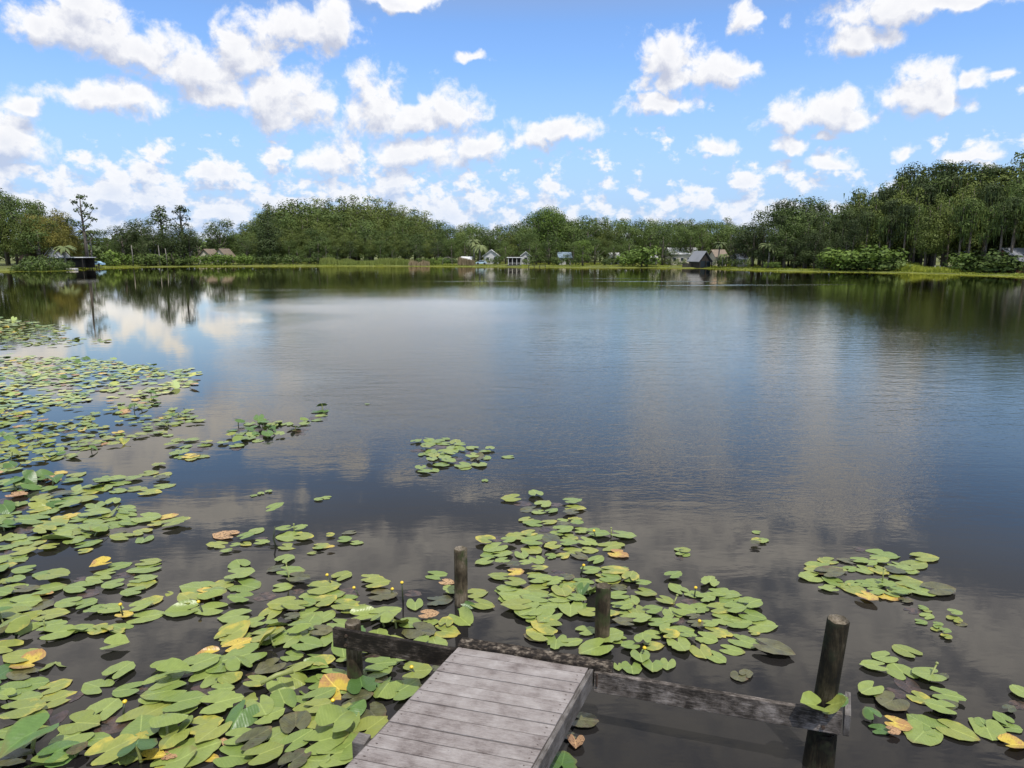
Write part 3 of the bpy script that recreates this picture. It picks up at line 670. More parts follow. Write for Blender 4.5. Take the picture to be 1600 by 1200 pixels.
# small dock, floating platform
def far_dock(x0, x1, dY, label, z=.55):
    Y = shoreY((x0 + x1) / 2) + dY; a, b_ = AT(x0, 410, Y), AT(x1, 410, Y); L = b_.x - a.x
    o = empty('jetty', ((a.x + b_.x) / 2, Y, 0)); tag(o, label, 'jetty')
    n_ = max(6, int(L / .5))
    for k in range(n_): box('plank', (-L/2 + (k + .5) * L / n_, 0, z), (L / n_ * .92, 1.1, .07), DARKW, o)
    for k in range(4):
        for s_ in (-.5, .5): box('post', (-L/2 + k * L / 3, s_ * .9, z - .55), (.14, .14, 1.3), DARKW, o)
    return o
far_dock(120, 152, -1.6, 'small dark wooden jetty on posts at the left shore')
far_dock(826, 852, -.6, 'low dark jetty at the centre of the far shore', .45)
Yp = shoreY(112) - 1.2; c0 = AT(112, 413, Yp); fl = empty('pontoon', (c0.x, Yp, 0)); tag(fl, 'small white floating platform at the end of the left jetty', 'pontoon')
box('hull', (0, 0, .22), (2.0, 1.2, .4), WHITE, fl, 0, .06); box('deck', (0, 0, .44), (1.8, 1.05, .04), CREAM, fl)
# vehicle, swing, small boat, umbrella
def car(x, dY, label, body_m, L=4.4):
    Y = shoreY(x) + dY; c0 = AT(x, 405, Y); o = empty('parked_car', (c0.x, Y, .5)); tag(o, label, 'car')
    prof = [(-.5, .25), (-.5, .62), (-.42, .72), (-.28, .78), (-.18, 1.15), (.22, 1.15), (.34, .8), (.48, .7), (.5, .3)]
    n_ = len(prof); vs = [(p_ * L, -.8, z) for p_, z in prof] + [(p_ * L, .8, z) for p_, z in prof]
    fs = [tuple(range(n_))[::-1], tuple(range(n_, 2 * n_))] + [(i, (i + 1) % n_, (i + 1) % n_ + n_, i + n_) for i in range(n_)]
    mesh_obj('body', pyd('body', vs, fs, body_m), o)
    box('window', (.06, -.81, .95), (1.7, .03, .28), GLASS, o)
    for sx_ in (-.31, .31):
        for sy in (-.78, .78):
            v, f = tube([(sx_ * L, sy - .1, .3), (sx_ * L, sy + .1, .3)], [.32, .32], 12); mesh_obj('wheel', pyd('wheel', v, f, DARKW), o)
car(148, 5.5, 'light blue car parked on the grass at the left', flat('light_blue_paint', (.35, .55, .75), .3))
car(752, 4.5, 'pale blue boat-shaped car on the lawn left of the white gabled house', flat('pale_blue_paint', (.45, .6, .7), .3), 3.0)
Yp = shoreY(698) + 4; c0 = AT(699, 405, Yp); sw = empty('canopy_frame', (c0.x, Yp, .5)); tag(sw, 'dark green canopy on a pale curved frame right of the domed wood', 'canopy')
for y_ in (-.7, .7):
    v, f = tube([(-1.3, y_, 0), (-1.2, y_, 1.5), (-.6, y_, 2.0), (.6, y_, 2.0), (1.3, y_, 1.4), (1.4, y_, 0)], [.05] * 6, 6); mesh_obj('frame', pyd('frame', v, f, BARKW), sw)
box('cover', (0, 0, 1.0), (2.2, 1.3, 1.1), F_DARK, sw, 0, .2)
Yp = shoreY(1467) + 6
for k, x in enumerate((1462, 1470, 1476)):
    c0 = AT(x, 408, Yp); tag(box('fence_post', (c0.x, Yp, .9), (.14, .14, 1.0), WHITE, None, 0, .01), 'short pale post on the grass below the right wood', 'post', 'pale posts below the right wood')
# ------------------------------------------------------------------ the near dock
def wood(name, stops, gx, patch, gs=1.0, bstr=.6, moss=None):
    m, t, b = mat(name); o_ = objco(t); oi = t.nodes.new('ShaderNodeObjectInfo')
    off = V(t, 'ADD', o_, V(t, 'MULTIPLY', oi.outputs['Location'], (3.7, 5.1, 2.9)))
    cx_ = t.nodes.new('ShaderNodeCombineXYZ'); t.links.new(M(t, 'MULTIPLY', oi.outputs['Random'], 37), cx_.inputs[0]); off = V(t, 'ADD', off, cx_.outputs[0])
    gr = NZ(t, V(t, 'MULTIPLY', off, gx), 9 * gs, 6, .65, .6)
    gf = NZ(t, V(t, 'MULTIPLY', off, tuple(x * 3.2 for x in gx)), 14 * gs, 4, .7)
    pt = NZ(t, off, patch, 5, .6)
    f = M(t, 'ADD', M(t, 'ADD', M(t, 'MULTIPLY', gr, .35), M(t, 'MULTIPLY', M(t, 'SUBTRACT', oi.outputs['Random'], .5), .045)), M(t, 'ADD', M(t, 'MULTIPLY', pt, .5), M(t, 'MULTIPLY', gf, .22)))
    c = ramp(t, f, stops)
    sp_ = MR(t, NZ(t, off, 55, 3, .7), .66, .72); c = MIX(t, M(t, 'MULTIPLY', sp_, .55), c, (.06, .05, .045))
    if moss:
        c = MIX(t, MR(t, NZ(t, off, 6, 4, .6), .52, .66), c, moss)
    t.links.new(c, b.inputs['Base Color']); b.inputs['Roughness'].default_value = .85; b.inputs['Specular IOR Level'].default_value = .2
    hh = M(t, 'ADD', M(t, 'MULTIPLY', gr, .5), M(t, 'MULTIPLY', gf, .6)); bump(t, b, hh, bstr, .006)
    return m
DECK = wood('grey_deck_wood', [(.38, (.09, .072, .066)), (.46, (.185, .158, .148)), (.53, (.26, .23, .218)), (.60, (.31, .28, .266)), (.70, (.40, .37, .355))], (1.3, 14, 14), 5.5)
FASC = wood('fascia_wood', [(.36, (.03, .026, .022)), (.48, (.09, .08, .072)), (.58, (.18, .165, .155)), (.72, (.30, .28, .27))], (1.3, 12, 12), 5)
BEAM = wood('dark_wet_wood', [(.40, (.009, .007, .006)), (.51, (.020, .016, .012)), (.58, (.07, .056, .045)), (.68, (.24, .21, .18))], (1.2, 10, 10), 6)
CROSS = wood('lichened_timber', [(.40, (.007, .006, .005)), (.52, (.022, .017, .013)), (.58, (.10, .08, .06)), (.68, (.34, .29, .23))], (1.4, 9, 9), 16)
POSTM = wood('post_wood', [(.38, (.012, .009, .006)), (.49, (.04, .03, .019)), (.58, (.11, .085, .055)), (.70, (.27, .22, .16))], (3.2, 3.2, .35), 4, 1, .9, (.045, .055, .022))
POSTW = wood('wet_post_wood', [(.40, (.005, .005, .004)), (.52, (.012, .010, .006)), (.60, (.035, .028, .016)), (.72, (.10, .085, .06))], (3.2, 3.2, .35), 4, 1, .9, (.022, .026, .014))
ENDG = wood('end_grain', [(.3, (.03, .025, .018)), (.5, (.09, .075, .05)), (.66, (.27, .23, .18))], (6, 6, 6), 9)
NAIL = flat('rusty_nail', (.06, .04, .03), .5)
DZ = .60
A_ = W(721, 1008, DZ); B_ = W(545, 1197, DZ); C_ = W(924.6, 1038.8, DZ); D_ = W(834, 1197.6, DZ)
ldir = (B_ - A_).normalized(); wdir = (C_ - A_); Wd = wdir.length; wdir.normalize()
dock = empty('dock', (A_ + C_) / 2 * 1.0); dock.location = ((A_.x + C_.x) / 2, (A_.y + C_.y) / 2, 0)
tag(dock, 'weathered grey plank dock with dark crossbeams reaching into the lake', 'dock')
dloc = Vector(dock.location)
def bar(name, p0, p1, width, height, m, parent, zc, ends=0.0, seg=10, wob=.004, bev=.006, seed=0, uneven=.0, shear=0.0):
    """timber from p0 to p1 (centre line, world xy), its local x axis along the timber"""
    p0 = Vector((p0.x, p0.y, 0)); p1 = Vector((p1.x, p1.y, 0)); L = (p1 - p0).length; an = math.atan2(p1.y - p0.y, p1.x - p0.x)
    bm = bmesh.new(); rings = []
    for i in range(seg + 1):
        x = -L / 2 + L * i / seg; ring = []
        for (yy, zz) in ((-1, -1), (1, -1), (1, 1), (-1, 1)):
            nz = mn.noise(Vector((x * 2.3 + seed * 7.1, yy * 3 + seed, zz * 3))); n2 = mn.noise(Vector((x * 2.9 + seed * 3.1, yy * 5, zz * 4 + 9)))
            ring.append(bm.verts.new((x + (uneven * n2 if i in (0, seg) else 0) + yy * width / 2 * shear, yy * width / 2 + nz * wob, zz * height / 2 + n2 * wob)))
        rings.append(ring)
    for i in range(seg):
        for k_ in range(4):
            bm.faces.new((rings[i][k_], rings[i][(k_ + 1) % 4], rings[i + 1][(k_ + 1) % 4], rings[i + 1][k_]))
    bm.faces.new(rings[0][::-1]); bm.faces.new(rings[-1])
    bmesh.ops.recalc_face_normals(bm, faces=bm.faces[:])
    es = [e for e in bm.edges if len(e.link_faces) == 2 and e.link_faces[0].normal.angle(e.link_faces[1].normal) > .8]
    bmesh.ops.bevel(bm, geom=es, offset=bev, segments=2, affect='EDGES', profile=.6)
    me = bpy.data.meshes.new(name); bm.to_mesh(me); bm.free(); me.materials.append(m)
    o_ = mesh_obj(name, me, parent); c_ = (p0 + p1) / 2
    o_.location = (c_.x - (dloc.x if parent else 0), c_.y - (dloc.y if parent else 0), zc); o_.rotation_euler = (0, 0, an); return o_
Lp = .142; NP = 24
SHR = ldir.dot(wdir) / wdir.cross(ldir).z
for k_ in range(NP):
    q0 = A_ + ldir * (k_ + .5) * Lp; rr = R.uniform(-.006, .006)
    e0 = q0 - wdir * (.008 + R.uniform(0, .006)); e1 = q0 + wdir * (Wd - .012 + R.uniform(-.004, .002))
    dyaw = R.uniform(-.0018, .0018); e1 += ldir * dyaw
    pw = (Lp * abs(ldir.cross(wdir).z)) - .0085 + R.uniform(-.003, .001)
    pl = bar('plank', e0, e1, pw, .036, DECK, dock, DZ - .018 + R.uniform(-.0025, .0025), seg=8, wob=.0016, bev=.003, seed=k_, shear=SHR)
    pl.rotation_euler[0] = R.uniform(-.008, .008)
    for fx in (.04, .96):
        for fy in (-.25, .22):
            L_ = (e1 - e0).length
            v, f = tube([(0, 0, 0), (0, 0, .004)], [.0045, .004], 6)
            v = [Vector(a) + Vector((-L_ / 2 + L_ * fx + R.uniform(-.01, .01), pw * fy, .0165)) for a in v]
            mesh_obj('nail', pyd('nail', v, f, NAIL), pl)
# fascia (side boards) and stringers
Lend = ldir * (NP * Lp)
bar('fascia', A_ + wdir * (Wd + .012), A_ + wdir * (Wd + .012) + Lend, .036, .17, FASC, dock, DZ - .090, seg=20, wob=.003, seed=40)
bar('fascia', A_ - wdir * .03 + ldir * .0, A_ - wdir * .03 + Lend, .04, .17, FASC, dock, DZ - .125, seg=20, wob=.003, seed=41)
for fx in (.3, .62): bar('stringer', A_ + wdir * Wd * fx + ldir * .02, A_ + wdir * Wd * fx + Lend, .05, .15, BEAM, dock, DZ - .115, seed=42 + int(fx * 10))
# end crossbeam lying across the end of the deck (a heavy weathered timber)
T0 = W(719, 999, DZ + .03); T1 = W(958, 1037, DZ + .03)
td = (T1 - T0).normalized()
nrm_ = Vector((-td.y, td.x, 0))
bar('crossbeam', T0 - nrm_ * .01, T1 - nrm_ * .01, .13, .145, CROSS, dock, DZ - .045, seg=26, wob=.011, bev=.012, seed=50, uneven=.03)
# rail board to the left post, rail board to the right post
Lb0 = W(521, 980, DZ - .005); Lb1 = W(708, 1013, DZ - .005)
bar('rail_board', Lb0, Lb1 + (Lb1 - Lb0).normalized() * .02, .045, .19, BEAM, dock, DZ - .10, seg=24, wob=.006, seed=60, uneven=.012)
Rb0 = W(929, 1049, DZ - .02); Rb1 = W(1316, 1114, DZ - .02)
BEAM2 = wood('grey_black_wood', [(.41, (.012, .010, .008)), (.50, (.045, .038, .032)), (.57, (.14, .12, .105)), (.67, (.34, .30, .27))], (1.2, 10, 10), 5)
bar('rail_board', Rb0, Rb1, .045, .185, BEAM2, dock, DZ - .11, seg=30, wob=.005, seed=61)
bar('end_board', Rb1 + (Rb1 - Rb0).normalized() * .03 - Vector((0, .024, 0)), W(1325, 1078, DZ - .0) , .045, .185, FASC, dock, DZ - .108, seg=10, wob=.005, seed=62)

def zfor(p, py):                              # height at which a vertical line at p reaches image row py
    d = ray(800, py); return CAMZ + d.z / d.y * p.y
def post(name, topx, topy, r, ztop, m, parent=None, seed=0, zbot=-1.2, tilt=(0, 0), hollow=.012, capm=None, at=None):
    p = W(topx, topy, ztop) if at is None else at
    if at is not None: ztop = zfor(p, topy)
    n_ = 28; vs, fs = [], []
    levels = list(np.linspace(zbot, ztop - .03, 14)) + [ztop - .012, ztop]
    for i, z in enumerate(levels):
        k0 = 1.0 + .05 * (ztop - z) / 2
        if i == len(levels) - 1: k0 *= .93
        for a in range(n_):
            an = 6.2832 * a / n_
            rr = r * k0 * (1 + .045 * mn.noise(Vector((math.cos(an) * 1.3, math.sin(an) * 1.3, z * .9 + seed))) + .018 * mn.noise(Vector((math.cos(an) * 5, math.sin(an) * 5, z * 1.2 + seed))))
            zz = z + (.012 * mn.noise(Vector((math.cos(an) * 2, math.sin(an) * 2, seed * 3))) if i >= len(levels) - 2 else 0)
            vs.append((p.x + math.cos(an) * rr + tilt[0] * (ztop - z), p.y + math.sin(an) * rr + tilt[1] * (ztop - z), zz))
    for i in range(len(levels) - 1):
        for a in range(n_):
            b2 = (a + 1) % n_; fs.append((i * n_ + a, i * n_ + b2, (i + 1) * n_ + b2, (i + 1) * n_ + a))
    base = (len(levels) - 1) * n_
    mx_ = len(vs); nring = len(vs)
    for a in range(n_):
        an = 6.2832 * a / n_; vs.append((p.x + math.cos(an) * r * .72, p.y + math.sin(an) * r * .72, ztop - hollow + .006 * mn.noise(Vector((math.cos(an) * 3, math.sin(an) * 3, seed)))))
    vs.append((p.x, p.y, ztop - hollow * 1.6)); cfs = []
    for a in range(n_):
        b2 = (a + 1) % n_; cfs.append((base + a, base + b2, mx_ + b2, mx_ + a)); cfs.append((mx_ + a, mx_ + b2, mx_ + n_))
    if parent: vs = [(x - dloc.x, y - dloc.y, z) for x, y, z in vs]
    me = pyd(name, vs[:nring], fs, m, True)
    cap = pyd('end_grain', vs[base:], [tuple(i - base for i in q) for q in cfs], capm or ENDG, False)
    if parent is None:
        o_ = empty(name, (p.x, p.y, 0))
        for M_ in (me, cap): M_.transform(Matrix.Translation((-p.x, -p.y, 0)))
        mesh_obj('shaft', me, o_); mesh_obj('cut_top', cap, o_); return o_
    o_ = mesh_obj(name, me, parent); mesh_obj('cut_top', cap, o_); return o_
tag(post('mooring_post', 719.5, 857, .078, .70, POSTM, seed=1), 'tall round mooring post behind the left corner of the dock', 'post')
tag(post('mooring_post', 943, 915, .080, .60, POSTM, seed=2), 'shorter round mooring post standing in lily pads right of the dock end', 'post')
ld_ = (Lb1 - Lb0).normalized(); rd_ = (Rb1 - Rb0).normalized()
pa = Lb0 + ld_ * .145 + Vector((-ld_.y, ld_.x, 0)) * .108; pb = Rb1 - rd_ * .135 + Vector((-rd_.y, rd_.x, 0)) * .118
post('piling', 0, 972, .076, 0, POSTM, dock, seed=3, at=pa)
post('piling', 0, 968, .082, 0, POSTW, dock, seed=4, at=pb + Vector((.075, 0, 0)), hollow=.03, tilt=(-.07, 0))
post('piling', 1288, 1140, .098, .33, POSTW, dock, seed=5, zbot=-1.2, capm=BEAM)
bar('brace', W(556, 1168, .48), W(575, 1172, .48), .11, .3, FASC, dock, .42, seg=3, seed=70)
for q_, d_ in ((pa, ld_), (pb, rd_)):         # bolts through the rail boards into the pilings
    n_v = Vector((-d_.y, d_.x, 0))
    for dz_ in (-.05, -.15):
        c_ = q_ - n_v * (.108 + .028 if q_ is pa else .118 + .028) + d_ * R.uniform(-.02, .02); a_ = c_ - dock.location; a_.z = DZ + dz_
        v, f = tube([a_, a_ - n_v * .014], [.016, .015], 6); mesh_obj('bolt', pyd('bolt', v, f, NAIL), dock)
# metal bracket at the right deck corner
box('bracket', (C_.x - dloc.x + .035, C_.y - dloc.y - .06, DZ - .08), (.012, .09, .12), NAIL, dock, 0, .002)

# ------------------------------------------------------------------ lily pads
def leafmat(name, c1, c2, edge, edge_amt, yellow, spot, gloss=.38, dark=0.0):
    m, t, b = mat(name); oi = t.nodes.new('ShaderNodeObjectInfo'); o_ = objco(t)
    rnd = oi.outputs['Random']
    cx_ = t.nodes.new('ShaderNodeCombineXYZ'); t.links.new(M(t, 'MULTIPLY', rnd, 91), cx_.inputs[2]); op = V(t, 'ADD', o_, cx_.outputs[0])
    isl = t.nodes.new('ShaderNodeNewGeometry').outputs['Random Per Island']
    c = MIX(t, M(t, 'FRACT', M(t, 'ADD', M(t, 'MULTIPLY', rnd, 7.3), isl)), c1, c2)
    nz_ = NZ(t, op, 1.9, 5, .65)
    r_ = V(t, 'LENGTH', V(t, 'MULTIPLY', o_, (1.25, 1, 0)), out=1)
    e = M(t, 'ADD', M(t, 'MULTIPLY', nz_, 1.3), M(t, 'MULTIPLY', r_, edge_amt))
    thr = M(t, 'SUBTRACT', yellow, M(t, 'MULTIPLY', rnd, .28))
    ef = N(t, 'ShaderNodeMapRange'); t.links.new(e, ef.inputs[0]); t.links.new(thr, ef.inputs[1]); t.links.new(M(t, 'ADD', thr, .22), ef.inputs[2])
    c = MIX(t, ef.outputs[0], c, edge)
    # veins and midrib
    s_ = N(t, 'ShaderNodeSeparateXYZ'); t.links.new(o_, s_.inputs[0])
    ax = M(t, 'ABSOLUTE', s_.outputs[0])
    mid = MR(t, ax, .006, .022, .55, 0)
    vn = M(t, 'SINE', M(t, 'MULTIPLY', M(t, 'SUBTRACT', s_.outputs[1], M(t, 'MULTIPLY', ax, .9)), 62))
    vf = M(t, 'MULTIPLY', MR(t, vn, .7, 1.0, 0, .16), MR(t, r_, .05, .3))
    c = MIX(t, M(t, 'ADD', mid, vf, clamp=True), c, tuple(min(1, x * 1.5 + .02) for x in c2))
    mot = NZ(t, op, 5.5, 5, .7)
    c = MIX(t, MR(t, mot, .35, .75, .0, .35), c, tuple(x * .55 for x in c1))
    sp_ = MR(t, NZ(t, op, 12, 3, .6), spot - .04, spot + .02)
    c = MIX(t, M(t, 'MULTIPLY', sp_, .85), c, (.06, .035, .015))
    rim = MR(t, M(t, 'ADD', r_, M(t, 'MULTIPLY', nz_, .35)), M(t, 'SUBTRACT', .78, 0) if False else .66, .80, 0, .55)
    c = MIX(t, M(t, 'MULTIPLY', rim, MR(t, M(t, 'FRACT', M(t, 'MULTIPLY', rnd, 13.7)), .45, .8, 0, 1)), c, (.20, .12, .045))
    if dark: c = MIX(t, MR(t, NZ(t, op, 3.5, 3), .4, .62, 0, dark), c, (.02, .018, .015))
    t.links.new(c, b.inputs['Base Color']); b.inputs['Roughness'].default_value = gloss
    b.inputs['Specular IOR Level'].default_value = .6
    bump(t, b, M(t, 'ADD', M(t, 'MULTIPLY', vn, .05), NZ(t, op, 5, 3)), .3, .02)
    tr = t.nodes.new('ShaderNodeBsdfTranslucent'); t.links.new(c, tr.inputs[0])
    mx = t.nodes.new('ShaderNodeMixShader'); mx.inputs[0].default_value = .12
    t.links.new(b.outputs[0], mx.inputs[1]); t.links.new(tr.outputs[0], mx.inputs[2]); t.links.new(mx.outputs[0], t.nodes['Material Output'].inputs[0])
    return m
LM = {
 'g': leafmat('leaf_green', (.19, .27, .06), (.29, .355, .09), (.38, .38, .07), .5, 1.42, .76),
 'd': leafmat('leaf_deep_green', (.075, .15, .035), (.13, .23, .055), (.22, .26, .05), .4, 1.35, .78, .40),
 'y': leafmat('leaf_yellowing', (.23, .28, .06), (.31, .34, .075), (.55, .47, .08), .7, 1.12, .74),
 'Y': leafmat('leaf_yellow', (.58, .44, .06), (.66, .50, .09), (.42, .22, .09), .6, 1.0, .66),
 'r': leafmat('leaf_brown', (.085, .05, .04), (.13, .085, .06), (.10, .10, .05), .5, 1.15, .62, .3, .75),
 'o': leafmat('leaf_dry', (.48, .28, .14), (.60, .40, .2), (.3, .16, .08), .6, 1.1, .58, .6),
 'b': leafmat('leaf_old_olive', (.10, .11, .045), (.16, .15, .06), (.15, .09, .05), .5, 1.1, .66, .3, .35),
}
HALF = [(.012, -.02), (.05, -.10), (.09, -.20), (.135, -.285), (.195, -.33), (.26, -.31), (.335, -.24), (.39, -.13), (.42, -.01), (.42, .11), (.40, .21), (.36, .31), (.305, .40), (.23, .48), (.15, .545), (.065, .59)]
def leaf_mesh(name, seed, width=1.0, bend=0.0, fold=0.0, curl=0.0, tear=0.0, rounded=False):
    rng = random.Random(seed)
    half = HALF if not rounded else [(.012, -.02), (.04, -.2), (.12, -.33), (.24, -.37), (.36, -.30), (.43, -.13), (.44, .06), (.39, .23), (.29, .36), (.16, .44), (.05, .47)]
    out = [(x * width, y) for x, y in half] + [(0, .63 if not rounded else .475)] + [(-x * width, y) for x, y in half[::-1]]
    pts = []
    sk = rng.uniform(-.06, .06); aw = rng.uniform(.93, 1.07)
    for i, (x, y) in enumerate(out):
        k_ = 1 + .032 * rng.uniform(-1, 1)
        if tear and rng.random() < tear and abs(x) > .1: k_ *= rng.uniform(.78, .96)
        pts.append(((x * (aw if x > 0 else 2 - aw) + sk * y) * k_, y * k_))
    vs = [(0, 0)]; n_ = len(pts)
    for fr in (.38, .72, 1.0): vs += [(x * fr, y * fr) for x, y in pts]
    fs = [(0, 1 + i, 2 + i) for i in range(n_ - 1)]
    for r_ in range(2):
        for i in range(n_ - 1):
            a = 1 + r_ * n_ + i; fs.append((a, a + n_, a + n_ + 1, a + 1))
    ph = rng.random() * 6; v3 = []
    for x, y in vs:
        r_ = math.hypot(x, y); an = math.atan2(x, y)
        z = .012 * math.sin(an * 3 + ph) * r_ * 2 + .010 * math.sin(an * 7 + ph * 2) * r_ * r_ * 4 + .012 * r_
        z += bend * y * abs(y) * 1.4 + fold * abs(x) * 1.0 - abs(fold) * .0
        if curl and (x if curl > 0 else -x) > 0:
            xx = abs(x); a = xx * 3.6; x = math.copysign(math.sin(min(a, 2.4)) / 3.6, x); z += (1 - math.cos(min(a, 2.4))) / 3.6 * .9
        v3.append((x, y, z))
    me = pyd(name, v3, fs, None, True); return me
FLAT = [dict(width=w_, tear=t_) for w_, t_ in ((1.0, 0), (.9, .06), (.82, .1), (1.05, .03), (.95, .15), (.88, 0), (.78, .06), (1.0, .12), (.92, 0), (.85, .3), (1.08, .06), (.98, 0))]
ROUND = [dict(width=1, rounded=True), dict(width=.9, rounded=True, tear=.1)]
BENT = [dict(width=.95, curl=1), dict(width=.95, curl=-1), dict(width=1, bend=.35), dict(width=1, fold=.35), dict(width=1, bend=-.4, fold=-.2)]
RAISED = [dict(width=1.05, fold=-.4, bend=-.4), dict(width=1.0, fold=-.55, bend=-.2), dict(width=1.1, fold=.3, bend=-.5), dict(width=1.0, fold=-.25, bend=-.5)]
def variants(lst, m, nm, s0):
    r_ = []
    for i, d in enumerate(lst):
        me = leaf_mesh(nm, s0 + i, **d); me.materials.append(m); r_.append(me)
    return r_
LV = {}
for kk, m_ in LM.items():
    LV[kk, 'f'] = variants(FLAT, m_, 'leaf', 11); LV[kk, 'R'] = variants(ROUND, m_, 'leaf', 31)
    if kk in 'gydYob':
        LV[kk, 'b'] = variants(BENT, m_, 'leaf', 41); LV[kk, 'u'] = variants(RAISED, m_, 'leaf', 61)
STALK = flat('stalk', (.05, .06, .03), .5, .3, 8); FLOW = flat('flower_yellow', (.78, .55, .03), .4, .1, 30); STALKG = flat('green_stalk', (.25, .28, .09), .5, .1, 8)

PLANTS = []
class Plant:
    def __init__(s, px, py, label, name='water_lily'):
        p = W(px, py); s.o = empty(name, (p.x, p.y, 0)); tag(s.o, label, 'water lily', 'patches of lily pads on the lake'); s.p = Vector((p.x, p.y, 0)); s.n = 0; s.pts = []; s.pend = []
        PLANTS.append(s)
    def leaf(s, x, y, L, ang, kind='g', form='f', z=None, tilt=None):
        s.pend.append((x, y, L, ang, kind, form, z, tilt)); s.pts.append((x, y, L))
    def flush(s):
        s.pend.sort(key=lambda q: (q[1] ** 2 + q[0] ** 2) - q[2] * 0)
        ind = s.pend[:300]; rest = s.pend[300:]
        for k_, (x, y, L, ang, kind, form, z, tilt) in enumerate(ind):
            key = (kind, form) if (kind, form) in LV else (kind, 'f')
            me = R.choice(LV[key]); o_ = bpy.data.objects.new('leaf', me); C.objects.link(o_); o_.parent = s.o
            up = form == 'u'
            zz = z if z is not None else (R.uniform(.05, .17) if up else (.002 if kind == 'r' else .007 + R.random() ** 2 * (.06 if form == 'f' else .04)))
            o_.location = (x - s.p.x, y - s.p.y, zz)
            tl = tilt if tilt is not None else ((R.gauss(0, .18), R.gauss(0, .18)) if up else (R.gauss(0, .035), R.gauss(0, .035)) if form == 'f' or form == 'R' else (R.gauss(0, .08), R.gauss(0, .08)))
            if kind == 'r': tl = (tl[0] * .15, tl[1] * .15)
            o_.rotation_euler = (tl[0], tl[1], ang - math.pi / 2); L = L * .84 if up else L; o_.scale = (L, L, L * (1 if kind != 'r' else .3))
            if up:
                v, f = tube([(0, 0, -.0), (.02, .03, -.12), (0, .05, -.6)], [.012, .014, .014], 5, False); v = [Vector(a) for a in v]
                mesh_obj('stalk', STM, o_)
        if rest:
            by = {}
            for q in rest: by.setdefault(q[4], []).append(q)
            vs, fs, mi = [], [], []; ks = list(by)
            base = [(x, y) for x, y in HALF[2::3]]; out = [(0.01, -.02)] + base + [(0, .63)] + [(-x, y) for x, y in base[::-1]] + [(-.01, -.02)]
            for ki, kk in enumerate(ks):
                for (x, y, L, ang, kind, form, z, tilt) in by[kk]:
                    i = len(vs); c_, s_ = math.cos(ang - math.pi / 2), math.sin(ang - math.pi / 2)
                    tx, ty = (R.gauss(0, .3), R.gauss(0, .3)) if form == 'u' else (R.gauss(0, .03), R.gauss(0, .03)); z0 = .12 if form == 'u' else .008 + R.random() * .03
                    for (a, b_) in out: vs.append((x - s.p.x + (a * c_ - b_ * s_) * L, y - s.p.y + (a * s_ + b_ * c_) * L, z0 + (a * tx + b_ * ty) * L))
                    fs.append(tuple(range(i, i + len(out)))); mi.append(ki)
            me = pyd('leaves', vs, fs)
            for kk in ks: me.materials.append(LM2[kk])
            me.polygons.foreach_set('material_index', mi)
            tag(mesh_obj('distant_leaves', me, s.o), kind='stuff')
    def flower(s, px, py, h_=.12, lean=(.0, .0), kind='f', base=None):
        # pixel of the flower head, h_ = height over the water
        p = W(px, py, h_); x, y = p.x - s.p.x, p.y - s.p.y
        bm = bmesh.new(); bmesh.ops.create_uvsphere(bm, u_segments=8, v_segments=6, radius=.021 if kind == 'f' else .016)
        for v in bm.verts: v.co.z *= .8; v.co.x *= 1 + .12 * math.sin(5 * math.atan2(v.co.y, v.co.x)); 
        me = bpy.data.meshes.new('flower'); bm.to_mesh(me); bm.free(); me.materials.append(FLOW if kind == 'f' else STALKG)
        o_ = mesh_obj('flower' if kind == 'f' else 'bud', me, s.o); o_.location = (x, y, h_)
        v, f = tube([(lean[0], lean[1], -h_ - .05), (lean[0] * .4, lean[1] * .4, -h_ * .5), (0, 0, -.01)], [.010, .009, .008], 6)
        mesh_obj('stalk', pyd('stalk', v, f, STALK if kind == 'f' else STALKG, True), o_)
STM = None
v, f = tube([(0, 0, 0), (.02, .03, -.25), (.05, .05, -.9)], [.035, .04, .04], 6, False); STM = pyd('stalk', v, f, STALKG, True)
LM2 = {}
for kk, (c_, c2) in {'g': ((.24, .33, .09), (.34, .42, .13)), 'd': ((.07, .13, .03), (.10, .17, .04)), 'y': ((.36, .41, .11), (.50, .50, .14)), 'Y': ((.6, .42, .05), (.6, .4, .1)),
                     'r': ((.10, .06, .04), (.14, .09, .06)), 'o': ((.4, .25, .12), (.5, .32, .16)), 'b': ((.12, .13, .05), (.2, .17, .08))}.items():
    m_, t_, b_ = mat('far_leaf_' + kk); gi_ = t_.nodes.new('ShaderNodeNewGeometry').outputs['Random Per Island']
    t_.links.new(MIX(t_, gi_, c_, c2), b_.inputs['Base Color']); b_.inputs['Roughness'].default_value = .4; LM2[kk] = m_

def add_list(pl, ox_, oy_, s, data):
    """entries: x y width angle kind form in an enlarged crop with origin ox_,oy_ and scale s"""
    for row in data.strip().split(';'):
        q = row.split()
        if len(q) < 4: continue
        x, y, wp, an = map(float, q[:4]); kd = q[4] if len(q) > 4 else 'g'; fm = q[5] if len(q) > 5 else 'f'
        px, py = ox_ + x / s, oy_ + y / s; p = W(px, py, .02); a = rad(an)
        mpp = (p - Vector((0, 0, CAMZ))).dot(Vector((0, CP, -SP))) / F
        L = wp / s * mpp / math.sqrt(math.cos(a) ** 2 * .93 ** 2 + (.76 * math.sin(a)) ** 2)
        L = min(.50, max(.12, L * 1.0))
        if kd == 'g' and R.random() < .24: kd = R.choice('yyyyb')
        if fm == 'f' and py > 930 and px < 640 and kd in 'gy' and R.random() < .2: fm = R.choice('bbu')
        off = Vector((math.cos(a), math.sin(a), 0)) * L * .15
        pl.leaf(p.x - off.x, p.y - off.y, L, a + R.gauss(0, .3), kd, fm)
